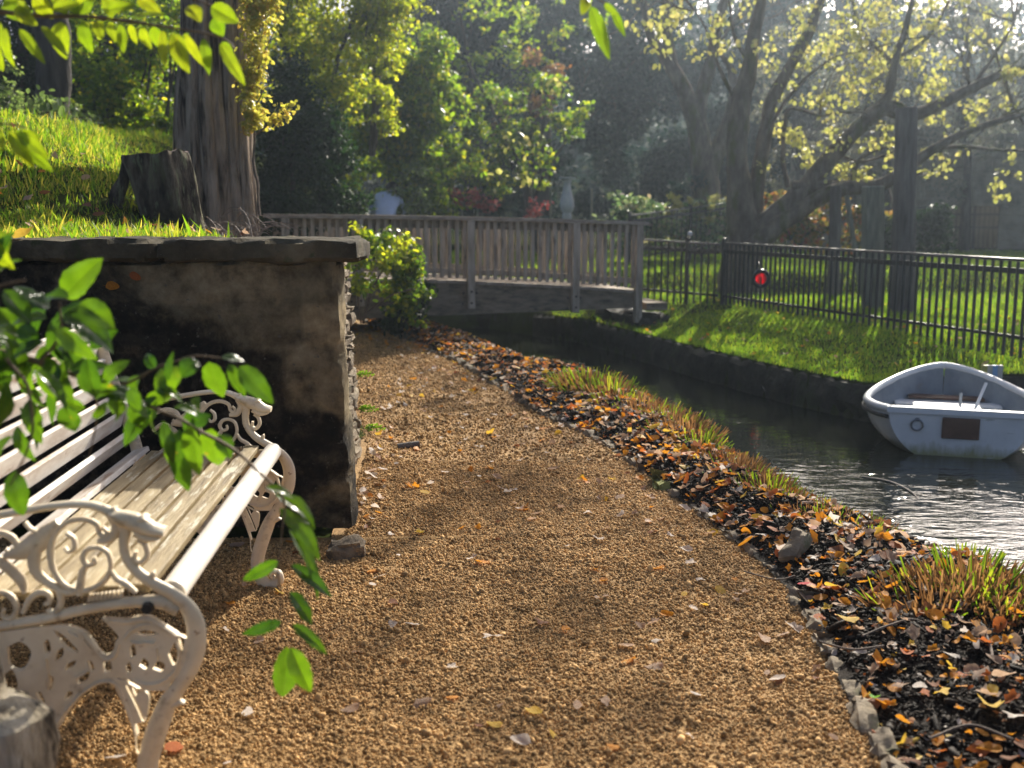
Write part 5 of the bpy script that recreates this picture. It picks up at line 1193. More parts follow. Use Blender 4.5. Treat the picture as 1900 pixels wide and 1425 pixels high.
ycl = [CP_(x + RY.normal(0, 3), y + RY.normal(0, 3), YM + RY.uniform(-.5, .4), .15) for x, y in yl] + [CP_(1640 + RY.normal(0, 85), 70 + RY.normal(0, 70), YM + RY.uniform(-.4, .6), .16) for _ in range(90)] + [CP_(RY.uniform(1380, 1900), RY.uniform(-20, 330), YM + RY.uniform(-.6, .6), .10) for _ in range(50)]
up = [(P(RY.uniform(1330, 2300), RY.uniform(-520, -40), YM + RY.uniform(-1.5, 1.5)), RY.uniform(.18, .4)) for _ in range(44)]
leaf_cloud('crown', ycl, 3200, .072, LF['lemon'], ln, LEAFR, .8, per=4); 
for (tx, ty, k) in ((-.35, 8.0, 3), (.1, 7.2, 3), (-.1, 5.9, 3), (.35, 5.0, 2), (-.4, 3.9, 3), (.25, 3.3, 2), (-.3, 9.6, 3), (1.1, 4.6, 2), (-1.1, 11.5, 2)):  # unseen leaf clusters added up-sun of these spots to dapple the path
    for q in range(k):
        Lh = (16.6 + RY.normal(0, .6) - ty) / math.cos(SUN_AZ); up.append((Vector((tx + RY.normal(0, .3) + Lh * math.sin(SUN_AZ), ty + RY.normal(0, .25) + Lh * math.cos(SUN_AZ), Lh * math.tan(SUN_EL))), RY.uniform(.25, .5)))
leaf_cloud('upper_crown_and_shade', up, 2600, .085, LF['lemon'], ln, LEAFR, .8, per=5)
# bare grey thicket and bluish trees behind the leaning tree
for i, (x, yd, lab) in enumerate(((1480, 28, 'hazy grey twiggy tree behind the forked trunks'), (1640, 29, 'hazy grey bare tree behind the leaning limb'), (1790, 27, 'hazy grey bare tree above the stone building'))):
    b = P(x, 440, yd); t = thing('bare_tree', lab, 'tree', (b.x, yd, gz1(b.x, yd))); mb = MB(); rg = random.Random(31 + i)
    limb(mb, [(x, 470), (x + 5, 300), (x - 6, 200), (x + 8, 100)], [18, 16, 13, 10], yd, 10)
    for k in range(15):
        y = rg.uniform(60, 330); twigs(mb, P(x + 2, y, yd), Vector((rg.uniform(-1, 1), rg.uniform(-.5, .5), rg.uniform(.2, 1))), 1.5, .028, 5, rg)
    mb.build('trunk', BARKD, t, True)
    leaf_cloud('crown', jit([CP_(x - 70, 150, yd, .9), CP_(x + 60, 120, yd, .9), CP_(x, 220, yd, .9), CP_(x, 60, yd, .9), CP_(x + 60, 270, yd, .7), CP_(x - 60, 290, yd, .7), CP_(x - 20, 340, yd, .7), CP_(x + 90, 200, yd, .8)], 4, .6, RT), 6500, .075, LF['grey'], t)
tree('pine_tree', 'dim grey-green evergreen far behind the leaning tree', 'tree', (P(1560, 380, 38).x, 38), [simple_trunk(1560, -80, 430, 38, 26)], BARKD,
     jit([CP_(1450, 120, 38, 2), CP_(1560, 60, 38, 2), CP_(1460, 10, 38, 2), CP_(1620, 180, 38, 1.9), CP_(1520, 220, 38, 1.9), CP_(1660, 60, 39, 1.9), CP_(1420, 230, 38, 1.6), CP_(1600, 300, 38, 1.6), CP_(1740, 160, 39, 1.8), CP_(1740, 260, 38, 1.6), CP_(1500, 330, 38, 1.5)], 4, .45, RT), 30000, .17, LF['blue'], inner=1)
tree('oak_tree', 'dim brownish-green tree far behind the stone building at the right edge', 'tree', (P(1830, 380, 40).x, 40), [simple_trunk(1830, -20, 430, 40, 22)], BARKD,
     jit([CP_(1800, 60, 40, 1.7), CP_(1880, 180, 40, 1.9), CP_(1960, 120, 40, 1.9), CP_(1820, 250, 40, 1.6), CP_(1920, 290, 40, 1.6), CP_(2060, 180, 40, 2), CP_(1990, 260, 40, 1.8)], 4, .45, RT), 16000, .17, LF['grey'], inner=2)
# far wood closing the view
fw = []
for i in range(420):
    xx = -48 + 98 * i / 420; px_ = CX + F * xx / 58
    top = np.interp(px_, [-400, 300, 800, 1250, 1700, 1850, 1950, 2400], [13, 13, 13.5, 12.5, 12, 10.5, 10, 10])
    for q in range(4): fw.append((Vector((xx + RT.gauss(0, .6), 58 + RT.uniform(-3, 4), RT.uniform(2.0, top))), RT.uniform(1.2, 2.2)))
tag(leaf_cloud('woodland', fw, 130000, .36, LF['blue'], shell=.33), 'dense dark woodland closing the far end of the garden', 'woodland', None, 'stuff')

# ------------------------------------------------------------------ shrub on the wall corner, ferns, saplings
RS = random.Random(17)
t = tree('climbing_shrub', 'yellow-green leafy shrub spilling over the near end of the footbridge', 'bush', (P(700, 560, 11.6).x - .4, 11.8), [([(672, 600), (690, 540), (720, 480), (740, 440)], [5, 4, 3, 2], 11.8), ([(672, 600), (660, 520), (668, 450), (676, 405)], [4, 3, 2, 1.5], 11.4), ([(672, 590), (720, 550), (770, 535)], [4, 3, 2], 11.5)], TWIG,
     jit([CP_(735, 470, 11.9, .2), CP_(760, 480, 12, .15), CP_(705, 495, 11.8, .16), CP_(745, 510, 12, .17), CP_(760, 545, 12, .15), CP_(720, 545, 11.9, .12), CP_(670, 490, 11.3, .10), CP_(665, 530, 11.3, .10), CP_(690, 450, 11.8, .10), CP_(752, 580, 12, .12), CP_(735, 560, 12, .13)], 4, .7, RS), 2700, .055, LF['bush'], shape=LEAFR, inner=1, twr=.012)
leaf_cloud('yellow_leaves', [CP_(668, 425, 11.3, .06), CP_(685, 440, 11.4, .08), CP_(675, 480, 11.3, .09), CP_(720, 535, 11.4, .10), CP_(700, 545, 11.4, .08), CP_(665, 520, 11.2, .09), CP_(740, 475, 11.7, .12), CP_(655, 500, 11.2, .06), CP_(700, 480, 11.4, .12), CP_(750, 450, 11.7, .10)], 330, .06, LF['yellow'], t, LEAFR)
tree('ivy_shrub', 'dark green ivy mass hanging beside the bridge beam', 'bush', (P(745, 540, 12.4).x, 12.5), [], TWIG, jit([CP_(740, 555, 12.6, .2), CP_(765, 575, 12.6, .17), CP_(725, 590, 12.5, .14), CP_(770, 540, 12.6, .15)], 4, .5, RS), 1800, .06, LF['dark'], inner=1, shape=LEAFR, twr=.01)
for i, (px, py, yd, n_, lab) in enumerate(((664, 690, 6.55, 8, 'small lime fern growing from the wall foot, upper one'), (668, 755, 5.9, 12, 'tuft of feathery lime fern at the wall foot, middle one'), (682, 790, 5.6, 9, 'round lime fern at the wall foot, nearest one'))):
    c = P(px, py + 12, yd); fm = MB(); rr = random.Random(i)
    for k in range(n_):
        a = rr.uniform(-1.2, 1.5); d = Vector((math.cos(a) * .7, -abs(math.sin(a)) * .5, .8)); pts = [c]
        for s in range(5): pts.append(pts[-1] + d.normalized() * .022); d.z -= .28
        fm.tube(pts, [.0016, .0014, .0012, .001, .0008, .0006], 4)
        for s in range(1, 6):
            for sg_ in (-1, 1):
                p = pts[s]; tv = (pts[s] - pts[s - 1]).normalized(); sd = tv.cross(Vector((0, -1, .3))).normalized() * sg_
                e = p + sd * (.022 - .003 * s) + tv * .008; m_ = (p + e) / 2 + tv * .007; m2 = (p + e) / 2 - tv * .004
                fm.add([p, m2, e, m_], [(0, 1, 2, 3)])
    tag(fm.build('fern', leafmat('fern_leaf%s' % '', [(0, (.10, .20, .02)), (1, (.2, .3, .05))], (1.6, 1.7, .5), .5), None), lab, 'fern')
# pale sapling in front of the left trunk
t = thing('sapling', 'spindly sapling with silvery drooping leaves in front of the grey left trunk', 'sapling', P(78, 260, 11.5))
mb = MB(); limb(mb, [(76, 265), (84, 225), (94, 190), (92, 165)], [3, 2.4, 2, 1.2], 11.5, 6); limb(mb, [(88, 205), (102, 200), (110, 215)], [2, 1.5, 1], 11.5, 5); limb(mb, [(82, 235), (70, 225), (60, 210)], [2, 1.5, 1], 11.5, 5); mb.build('stem', TWIG, t, True)
leaf_cloud('leaves', [CP_(90, 165, 11.5, .06), CP_(100, 180, 11.5, .09), CP_(86, 188, 11.5, .08), CP_(110, 205, 11.5, .07), CP_(98, 195, 11.4, .07), CP_(72, 215, 11.5, .06)], 60, .10, LF['pale'], t, LEAFR, 1.0)
tree('nettle_patch', 'grey-green weedy plants around the foot of the left trunk', 'plants', (P(60, 230, 12.5).x, 12.5), [], TWIG, jit([CP_(20, 200, 13, .35), CP_(60, 215, 13, .3), CP_(125, 255, 12, .25), CP_(140, 240, 12.5, .25), CP_(-10, 170, 13, .35)], 4, .5, RS), 2200, .06, LF['pale'], inner=3, twr=.012)
# ------------------------------------------------------------------ near shrub hanging over the bench
def veinleaf(name, c0, c1, tg, mix, rough):
    m, nt, out = newmat(name)
    at = nt.nodes.new('ShaderNodeAttribute'); at.attribute_name = 'lq'
    sp = nt.nodes.new('ShaderNodeSeparateXYZ'); nt.links.new(at.outputs['Vector'], sp.inputs[0])
    def mth(op, a, b=0.0):
        q = nt.nodes.new('ShaderNodeMath'); q.operation = op
        for s_, v_ in zip(q.inputs, (a, b)):
            if isinstance(v_, (int, float)): s_.default_value = v_
            else: nt.links.new(v_, s_)
        return q.outputs[0]
    au = mth('ABSOLUTE', sp.outputs[0])
    side = mth('POWER', mth('ABSOLUTE', mth('SINE', mth('SUBTRACT', mth('MULTIPLY', sp.outputs[1], 22.0), mth('MULTIPLY', au, 5.0)))), 8.0)
    mid = ramp(nt, [(.02, (1, 1, 1)), (.09, (0, 0, 0))], au)
    vein = mth('MAXIMUM', ramp(nt, [(.35, (1, 1, 1)), (.0, (0, 0, 0))][::-1], mth('SUBTRACT', 1.0, side)), 0.0)
    vs = mth('MAXIMUM', mth('MULTIPLY', mth('SUBTRACT', 1.0, vein), .5), mid)
    nz = noi(nt, coords(nt), 22, 5)
    base = mixc(nt, sp.outputs[2], c0, c1)
    blot = ramp(nt, [(.3, (.65, .7, .6)), (.7, (1.2, 1.15, 1.1))], nz); base = mixc(nt, 1.0, base, blot, 'MULTIPLY')
    spot = ramp(nt, [(.70, (0, 0, 0)), (.74, (1, 1, 1))], noi(nt, coords(nt), 34, 3)); base = mixc(nt, spot, base, (.16, .10, .03))
    col = mixc(nt, mth('MULTIPLY', vs, .35), base, (.22, .28, .10))
    b = pbsdf(nt, None, col, rough, mth('ADD', mth('MULTIPLY', vs, -.6), mth('MULTIPLY', nz, .3)), .5, .004, .5)
    t = nt.nodes.new('ShaderNodeBsdfTranslucent'); nt.links.new(mixc(nt, 1.0, mixc(nt, mth('MULTIPLY', vs, .4), base, (.03, .05, .01)), tg, 'MULTIPLY'), t.inputs[0])
    mx = nt.nodes.new('ShaderNodeMixShader'); mx.inputs[0].default_value = mix
    nt.links.new(b.outputs[0], mx.inputs[1]); nt.links.new(t.outputs[0], mx.inputs[2]); nt.links.new(mx.outputs[0], out.inputs[0])
    return m
NL = veinleaf('near_leaf', (.022, .055, .016), (.075, .13, .02), (2.6, 2.9, .4), .45, .22)
NLY = veinleaf('near_leaf_yellow', (.10, .17, .02), (.24, .25, .03), (2.0, 2.15, .4), .55, .32)
NST = mk('shrub_stem', [(.3, (.09, .055, .03)), (.7, (.22, .15, .08))], 40, rough=.7, bstr=.2)
RN = random.Random(23)
LQ = []
def put_lq(o):
    a = o.data.attributes.new('lq', 'FLOAT_VECTOR', 'POINT'); a.data.foreach_set('vector', np.array(LQ, np.float32).ravel()); LQ.clear()
def near_leaf(mb, b, t, wid, nrm, fold=.25, bend=.12, curl=0.0, petiole=.12):
    b, t = Vector(b), Vector(t); d = t - b; L = d.length; d.normalize()
    n = Vector(nrm); n = (n - d * n.dot(d)); n = n.normalized() if n.length > .01 else d.orthogonal().normalized()
    s = d.cross(n).normalized(); V, Fc = [], []; ns, nu = 11, 6
    ph = RN.uniform(0, 6); tone = RN.random()
    for i in range(ns + 1):
        q = i / ns
        w = wid * max(.004, q ** .62 * (1 - q) ** .9 / .358)
        c = b + d * (L * (petiole + (1 - petiole) * q)) + n * (bend * L * math.sin(math.pi * q) - curl * L * q * q)
        for j in range(nu + 1):
            u = (j / nu - .5) * 2
            k = fold * abs(u) * w - .10 * w * abs(u) ** 3 + .05 * w * math.sin(q * 11 + ph + u * 2) * abs(u)
            V.append(c + s * (u * w * .5 * (1 + .05 * math.sin(q * 40 + ph))) + n * k); LQ.append((u, q, tone))
    for i in range(ns):
        for j in range(nu):
            a = i * (nu + 1) + j; Fc.append((a, a + 1, a + nu + 2, a + nu + 1))
    mb.add(V, Fc)
def leaf_px(mb, b, t, wpx, Yd, face, **kw):
    dy = RN.uniform(-.03, .05)
    B_, T_ = P(b[0], b[1], Yd), P(t[0], t[1], Yd + dy)
    nrm = {'b': Vector((RN.gauss(0, .25), -1, .25 + RN.gauss(0, .2))), 'd': Vector((RN.gauss(0, .3), -.55 + RN.gauss(0, .15), 1)), 's': Vector((RN.choice((-1, 1)), -.5, .4))}[face]
    near_leaf(mb, B_, T_, wpx * Yd / F, nrm, **kw)
sh = thing('overhanging_shrub', 'large green shrub at the left edge whose leafy branches hang over the white bench', 'shrub', (-2.1, 2.1, 0))
mb = MB(); YB = 2.3
def stem(lst, w, Yd, dy=0): limb(mb, lst, w, Yd, 7, dy, 6)
mb.tube([(-2.1, 2.1, -.05), (-1.95, 2.15, .5), (-1.75, 2.25, .95), P(-140, 630, YB)], [.030, .026, .02, .012], 9, 5)
stem([(-140, 630), (0, 658), (100, 690), (180, 715), (250, 745), (330, 778), (400, 820), (450, 858), (495, 905), (520, 945), (526, 990), (527, 1040), (530, 1090), (532, 1140), (533, 1190)], [15, 13, 11, 10, 9, 8, 7, 6, 5, 4.5, 4, 4, 3.5, 3, 2.5], YB)
stem([(60, 676), (90, 640), (105, 600), (108, 560)], [7, 6, 5, 4], YB - .05)
stem([(200, 722), (262, 700), (300, 680), (330, 670), (370, 660), (430, 668)], [6, 5, 4, 4, 3, 2], YB + .05)
stem([(-140, 630), (-60, 560), (0, 530), (40, 520)], [9, 7, 5, 3], YB - .25)
stem([(0, 665), (30, 740), (30, 830), (20, 900)], [6, 5, 4, 3], YB - .15)
stem([(150, 708), (170, 760), (168, 850)], [4, 3, 2], YB + .1)
mb.tube([(-2.1, 2.1, .2), (-2.0, 2.3, 1.1), (-1.75, 2.5, 1.75), P(-120, 0, 2.6)], [.03, .026, .018, .012], 9, 5)
YT = 2.6
stem([(-120, 0), (0, 22), (80, 28), (150, 30), (230, 38), (300, 48), (360, 58), (410, 72), (430, 90)], [12, 9, 8, 7, 6, 5, 4, 3.5, 2.5], YT)
stem([(-120, 0), (0, -20), (150, -30), (300, -14), (360, 0), (410, 18)], [9, 8, 7, 5, 4, 3], YT + .1)
mb.tube([P(-120, 0, YT), P(-60, -260, 2.5), P(250, -430, 2.45), P(700, -330, 2.5), P(1000, -150, 2.55), P(1085, -20, 2.6)], [.012, .011, .009, .007, .004, .0025], 8, 6)
stem([(1085, -20), (1090, 0), (1095, 12)], [4, 3, 2], 2.6); stem([(1090, -15), (1120, 5), (1132, 14)], [3, 2.5, 2], 2.6)
stem([(-140, 230), (-40, 228), (20, 232), (45, 245)], [7, 5, 4, 3], 2.35)
mb.tube([(-1.75, 2.25, .95), P(-170, 420, 2.3), P(-140, 230, 2.35)], [.016, .012, .008], 8, 5)
mb.build('branch', NST, sh, True)
lf = MB()
# (base, tip, width, facing)
for b_, t_, w_, f_ in [
    ((500, 908), (582, 985), 34, 'd'), ((508, 930), (596, 1040), 34, 'd'), ((527, 965), (602, 1112), 34, 's'), ((527, 1035), (446, 1080), 26, 'b'), ((530, 1040), (616, 1108), 30, 'd'), ((532, 1090), (577, 1160), 34, 'd'), ((532, 1150), (449, 1178), 24, 's'), ((534, 1150), (608, 1215), 24, 'd'),
    ((533, 1185), (526, 1305), 50, 'b'), ((535, 1190), (577, 1283), 42, 'b'), ((485, 900), (545, 925), 22, 'd'),
    ((330, 780), (352, 910), 46, 'b'), ((318, 790), (334, 885), 36, 'b'), ((352, 775), (372, 880), 42, 'b'), ((392, 785), (402, 868), 56, 'b'), ((300, 770), (322, 862), 26, 'b'), ((405, 800), (428, 850), 34, 'b'),
    ((300, 745), (232, 830), 44, 'd'), ((290, 760), (245, 800), 34, 'd'), ((262, 690), (240, 745), 40, 'd'), ((250, 735), (180, 720), 36, 'd'), ((245, 740), (262, 800), 34, 'b'),
    ((312, 715), (318, 652), 18, 'b'), ((290, 690), (272, 655), 22, 'd'), ((305, 745), (296, 680), 26, 'b'), ((370, 664), (336, 700), 38, 'd'), ((384, 662), (412, 742), 44, 'd'), ((330, 672), (318, 725), 34, 'd'), ((420, 666), (455, 738), 24, 'b'), ((436, 670), (508, 750), 42, 'b'), ((350, 740), (372, 760), 30, 'd'), ((372, 756), (340, 800), 30, 'd'), ((405, 664), (455, 668), 24, 'd'), ((445, 678), (470, 730), 24, 's'),
    ((108, 562), (188, 478), 56, 'b'), ((110, 565), (208, 600), 52, 'd'), ((105, 572), (215, 650), 50, 'd'), ((100, 575), (40, 545), 40, 'd'), ((108, 570), (128, 690), 52, 'd'), ((98, 590), (10, 600), 40, 'd'), ((90, 630), (20, 660), 44, 'd'), ((95, 630), (160, 690), 48, 'd'), ((85, 650), (100, 740), 46, 'd'), ((60, 670), (-20, 700), 44, 'd'), ((50, 672), (60, 740), 40, 'b'), ((120, 690), (205, 680), 40, 'd'), ((130, 692), (225, 735), 40, 's'), ((150, 700), (120, 640), 30, 'b'), ((185, 714), (240, 668), 30, 'b'), ((160, 650), (218, 612), 26, 'b'), ((90, 610), (165, 575), 38, 'd'), ((30, 600), (75, 640), 34, 'b'),
    ((0, 530), (58, 600), 40, 'd'), ((-20, 540), (30, 475), 48, 'd'), ((20, 525), (75, 580), 34, 's'), ((-10, 560), (50, 650), 44, 'd'), ((-30, 600), (40, 700), 46, 'd'), ((0, 640), (15, 720), 40, 'b'), ((-20, 500), (20, 430), 34, 'b'),
    ((30, 745), (75, 835), 36, 'd'), ((28, 800), (-5, 870), 34, 'd'), ((25, 860), (42, 960), 44, 'd'), ((28, 780), (60, 860), 30, 'd'), ((18, 770), (-30, 800), 34, 'd'), ((60, 715), (85, 760), 30, 'b'), ((165, 760), (110, 740), 26, 'b'), ((168, 780), (200, 745), 20, 's'),
    ((215, 728), (275, 770), 34, 'd'), ((225, 730), (205, 770), 30, 'b'), ((262, 748), (330, 725), 28, 's'), ((350, 790), (392, 770), 30, 'b'),
]: leaf_px(lf, b_, t_, w_, YB + RN.uniform(-.06, .08), f_, fold=RN.uniform(.12, .3), bend=RN.uniform(.0, .16), curl=RN.uniform(-.05, .15))
for k_ in range(28):
    x_ = RN.uniform(-40, 205); y_ = RN.uniform(510, 740) + x_ * .12; a_ = RN.gauss(1.1, .9); L_n = RN.uniform(60, 110)
    leaf_px(lf, (x_, y_), (x_ + L_n * math.cos(a_), y_ + L_n * math.sin(a_)), RN.uniform(28, 48), YB + RN.uniform(-.15, .12), RN.choice('ddddsb'), fold=RN.uniform(.12, .3), bend=RN.uniform(0, .16), curl=RN.uniform(-.05, .2))
for k_ in range(8):
    x_ = RN.uniform(180, 330); y_ = 700 + (x_ - 180) * .42 + RN.uniform(-35, 30); a_ = RN.gauss(1.2, .8); L_n = RN.uniform(45, 80)
    leaf_px(lf, (x_, y_), (x_ + L_n * math.cos(a_), y_ + L_n * math.sin(a_)), RN.uniform(20, 34), YB + RN.uniform(-.1, .1), RN.choice('dddbs'), fold=RN.uniform(.12, .3), bend=RN.uniform(0, .16), curl=RN.uniform(-.05, .2))
put_lq(lf.build('leaves', NL, sh, True))
ly = MB()
for b_, t_, w_, f_ in [
    ((8, 40), (22, 110), 26, 'b'), ((30, 45), (74, 104), 22, 'b'), ((70, 40), (118, 95), 24, 'd'), ((110, 30), (122, 96), 42, 'b'), ((150, 32), (166, 86), 28, 'b'), ((178, 34), (188, 66), 26, 'b'), ((200, 36), (210, 70), 20, 'b'), ((220, 38), (228, 88), 26, 'b'), ((262, 44), (277, 84), 26, 'b'), ((284, 44), (290, 80), 28, 'b'), ((302, 48), (306, 110), 22, 'b'), ((318, 52), (346, 122), 36, 'b'), ((336, 54), (372, 112), 20, 'b'), ((376, 62), (386, 125), 22, 'b'), ((402, 70), (446, 145), 26, 'b'), ((410, 72), (430, 110), 26, 'b'), ((345, 8), (368, 36), 34, 'b'), ((385, 8), (432, 36), 38, 'b'), ((398, 26), (412, 60), 34, 'b'), ((60, 34), (40, 8), 26, 'b'), ((0, 30), (-10, 90), 30, 'b'), ((20, 10), (60, 40), 30, 'b'), ((90, 20), (140, 10), 26, 'b'), ((140, 26), (170, 4), 28, 'b'), ((190, 22), (240, 12), 26, 'b'), ((240, 30), (292, 26), 22, 'd'), ((120, 0), (150, 30), 24, 'b'), ((10, -10), (30, 30), 40, 'b'), ((60, -14), (90, 26), 36, 'b'), ((100, -20), (120, 20), 30, 'b'), ((200, -14), (205, 24), 30, 'b'), ((250, -8), (290, 20), 28, 'b'), ((170, -10), (150, 24), 30, 'b'), ((-30, 60), (0, 120), 30, 'b'), ((240, 40), (250, 75), 18, 'b'), ((165, 36), (150, 72), 20, 's'), ((355, 60), (330, 80), 18, 's'),
    ((1092, -2), (1124, 90), 30, 'b'), ((1130, 8), (1158, 58), 18, 'b'), ((1088, -10), (1080, 22), 24, 'b'), ((1118, 4), (1142, 24), 14, 's'),
]: leaf_px(ly, b_, (b_[0] + (t_[0] - b_[0]) * 1.22, b_[1] + (t_[1] - b_[1]) * 1.22), w_ * .88, YT + RN.uniform(-.05, .05), f_, fold=RN.uniform(.1, .28), bend=RN.uniform(-.05, .12), curl=RN.uniform(-.05, .12))
for b_, t_, w_ in [((0, 232), (100, 320), 26), ((10, 232), (64, 312), 26), ((20, 236), (92, 296), 24), ((-10, 235), (4, 280), 28), ((30, 240), (75, 262), 20), ((-30, 430), (28, 500), 36), ((-20, 425), (14, 470), 40), ((-40, 440), (6, 500), 36)]:
    leaf_px(ly, b_, t_, w_, 2.3, 'b', fold=.2, bend=.1)
put_lq(ly.build('young_leaves', NLY, sh, True))

# ------------------------------------------------------------------ cut sedge clumps along the water
SDB = leafmat('sedge_cut', [(0, (.09, .05, .025)), (.5, (.20, .115, .06)), (1, (.34, .21, .12))], (1.5, 1.3, .8), .4, .6)
SDG = leafmat('sedge_green', [(0, (.06, .12, .015)), (.6, (.15, .22, .03)), (1, (.32, .30, .06))], (1.9, 1.9, .5), .5, .45)
def cut_blade(): return (np.array([[-.05, 0, 0], [.05, 0, 0], [.055, .06, .5], [-.055, .06, .5], [.04, .18, 1], [-.05, .18, .95], [0, .03, 0], [0, .10, .5], [0, .21, .98]]),
                         np.array([[0, 6, 7], [0, 7, 3], [6, 1, 2], [6, 2, 7], [3, 7, 8], [3, 8, 5], [7, 2, 4], [7, 4, 8]]))
CB = cut_blade()
def sedge(seed, n, rad, hgt, green):
    g = np.random.default_rng(seed)
    r = rad * np.sqrt(g.random(n)); a = g.uniform(0, 6.283, n)
    x, y = r * np.cos(a) * 1.25, r * np.sin(a)
    h = hgt * g.uniform(.35, 1.12, n) * (1 - .35 * (r / rad) ** 2)
    tilt = .75 * (r / rad) ** 1.3
    eul = np.stack([-tilt + g.normal(0, .24, n), g.normal(0, .24, n), a - math.pi / 2], 1)
    sc = np.stack([np.full(n, .055) * g.uniform(.6, 1.3, n), h, h], 1); pos = np.stack([x, y, np.zeros(n) - .01], 1)
    gm_ = (g.random(n) < green)
    return [scatter('dry_stems', [CB], pos[~gm_], eul[~gm_], sc[~gm_]), scatter('leaves', [CB], pos[gm_], eul[gm_], sc[gm_] * np.array([1, 1, 1.12]))]
protos = [sedge(1, 680, .15, .11, .18), sedge(2, 560, .13, .105, .3), sedge(3, 460, .14, .11, .08), sedge(4, 260, .10, .11, .6)]
for q in protos: q[0].materials.append(SDB); q[1].materials.append(SDG)
def put_sedge(px, py, z, k, sc_, lab, grp, seed=0):
    c = G(px, py, z); root = thing('sedge_clump', lab, 'plant', c, grp, RN.uniform(0, 6.28))
    k_s = sc_ * (RN.uniform(1.1, 1.5) if grp else 1.2); root.scale = (k_s, k_s, k_s * RN.uniform(.95, 1.15))
    for me in protos[k]: link(me.name.split('.')[0], me, None, root)
    return root
SG = 'low row of cut brown and green sedge along the water edge'
for px, py, z, k, s_, lab in [(1058, 716, .06, 1, 1.3, None), (1095, 726, .06, 1, 1.4, None), (1130, 742, .05, 1, 1.25, None), (1165, 760, .05, 0, 1.3, None), (1200, 775, .05, 2, 1.0, None), (1235, 792, .05, 0, .95, None), (1270, 815, .05, 2, 1.0, None), (1300, 835, .05, 3, 1.0, None), (1330, 858, .05, 2, .9, None), (1362, 880, .05, 2, .9, None), (1395, 905, .05, 0, .9, None), (1425, 925, .05, 1, .9, None), (1462, 945, .05, 0, .9, None), (1490, 965, .05, 2, .85, None), (1520, 970, .05, 1, .85, None), (1555, 985, .04, 2, .8, None), (1590, 1000, .03, 0, .75, None), (1618, 1010, .02, 3, .7, None)]:
    put_sedge(px, py, z, k, s_, 'cut sedge stubble tuft in the low row between the mulch and the water', SG)
for i, (px, py, z, k, s_, lab) in enumerate([(1735, 1128, .07, 2, 1.15, 'large cut sedge clump with brown stems at the right, nearest the path'), (1800, 1110, .07, 1, 1.35, 'large bright green-tipped sedge clump in the middle of the near group at the right'), (1870, 1140, .07, 0, 1.2, 'large brown and green sedge clump at the right frame edge'), (1790, 1062, .05, 3, .9, 'small sedge tuft behind the large near clumps, at the water edge')]):
    put_sedge(px, py, z, k, s_, lab, None)

# ------------------------------------------------------------------ fallen leaves
def fleaf(seed, lobes):
    r = random.Random(seed); V, Fc = [], []; n = 14; cu = r.uniform(-.6, 1.6); tw = r.uniform(-1, 1)
    V.append((0, 0, 0))
    for i in range(n):
        a = 2 * math.pi * i / n
        R_ = .5 * (1 + (.22 * math.cos(lobes * a) if lobes else 0) + r.uniform(-.06, .06)); 
        x = R_ * math.cos(a) * 1.25; y = R_ * math.sin(a) * .9
        if math.cos(a) > .85: x *= 1.2
        V.append((x, y, 0))
    V2 = [(x, y, cu * y * y + tw * x * y + .25 * cu * x * x + r.uniform(-.03, .03)) for x, y, z in V]
    for i in range(n): Fc.append((0, 1 + i, 1 + (i + 1) % n))
    b = len(V2); V2 += [(-.55, -.015, .0), (-.55, .015, .0), (-1.0, .03, .08)]; Fc.append((b, b + 1, b + 2))
    return np.array(V2), np.array(Fc)
FLV = [fleaf(s, l) for s, l in ((1, 0), (2, 5), (3, 0), (4, 5), (5, 3), (6, 0))]
FCOL = {'orange': [(.3, (.50, .17, .015)), (.7, (.70, .32, .03))], 'tan': [(.3, (.34, .22, .14)), (.7, (.54, .38, .26))], 'brown': [(.3, (.16, .06, .03)), (.7, (.28, .12, .05))], 'yellow': [(.3, (.60, .36, .03)), (.7, (.72, .50, .08))], 'pale': [(.3, (.52, .45, .38)), (.7, (.70, .63, .56))], 'rust': [(.3, (.38, .09, .02)), (.7, (.50, .16, .04))], 'red': [(.3, (.45, .01, .02)), (.7, (.6, .03, .04))], 'green': [(.3, (.12, .30, .03)), (.7, (.2, .42, .06))]}
FM = {}
for k, st in FCOL.items():
    m, nt, out = newmat('fallen_leaf_' + k); c = ramp(nt, st, noi(nt, coords(nt), 5, 5))
    b_ = pbsdf(nt, None, c, .6, noi(nt, coords(nt), 14, 4), .4, .02, .2); t_ = nt.nodes.new('ShaderNodeBsdfTranslucent'); nt.links.new(c, t_.inputs[0])
    mx = nt.nodes.new('ShaderNodeMixShader'); mx.inputs[0].default_value = .45; nt.links.new(b_.outputs[0], mx.inputs[1]); nt.links.new(t_.outputs[0], mx.inputs[2]); nt.links.new(mx.outputs[0], out.inputs[0]); FM[k] = m
FLM = {}
def fl_mesh(k, i):
    if (k, i) not in FLM:
        me = npmesh('fallen_leaf', *FLV[i], True); me.materials.append(FM[k]); FLM[(k, i)] = me
    return FLM[(k, i)]
def put_leaf(x, y, z, s, k, lab, grp, tilt=.25):
    o = bpy.data.objects.new('fallen_leaf', fl_mesh(k, RN.randrange(len(FLV)))); COL.objects.link(o)
    o.location = (x, y, z); o.rotation_euler = (RN.gauss(0, tilt), RN.gauss(0, tilt), RN.uniform(0, 6.28)); o.scale = (s, s, s)
    return tag(o, lab, 'fallen leaf', grp)
CH_M = ['orange'] * 40 + ['tan'] * 32 + ['brown'] * 14 + ['yellow'] * 9 + ['pale'] * 9 + ['rust'] * 16
CH_P = ['tan'] * 30 + ['pale'] * 26 + ['orange'] * 16 + ['brown'] * 14 + ['yellow'] * 8
cand = []
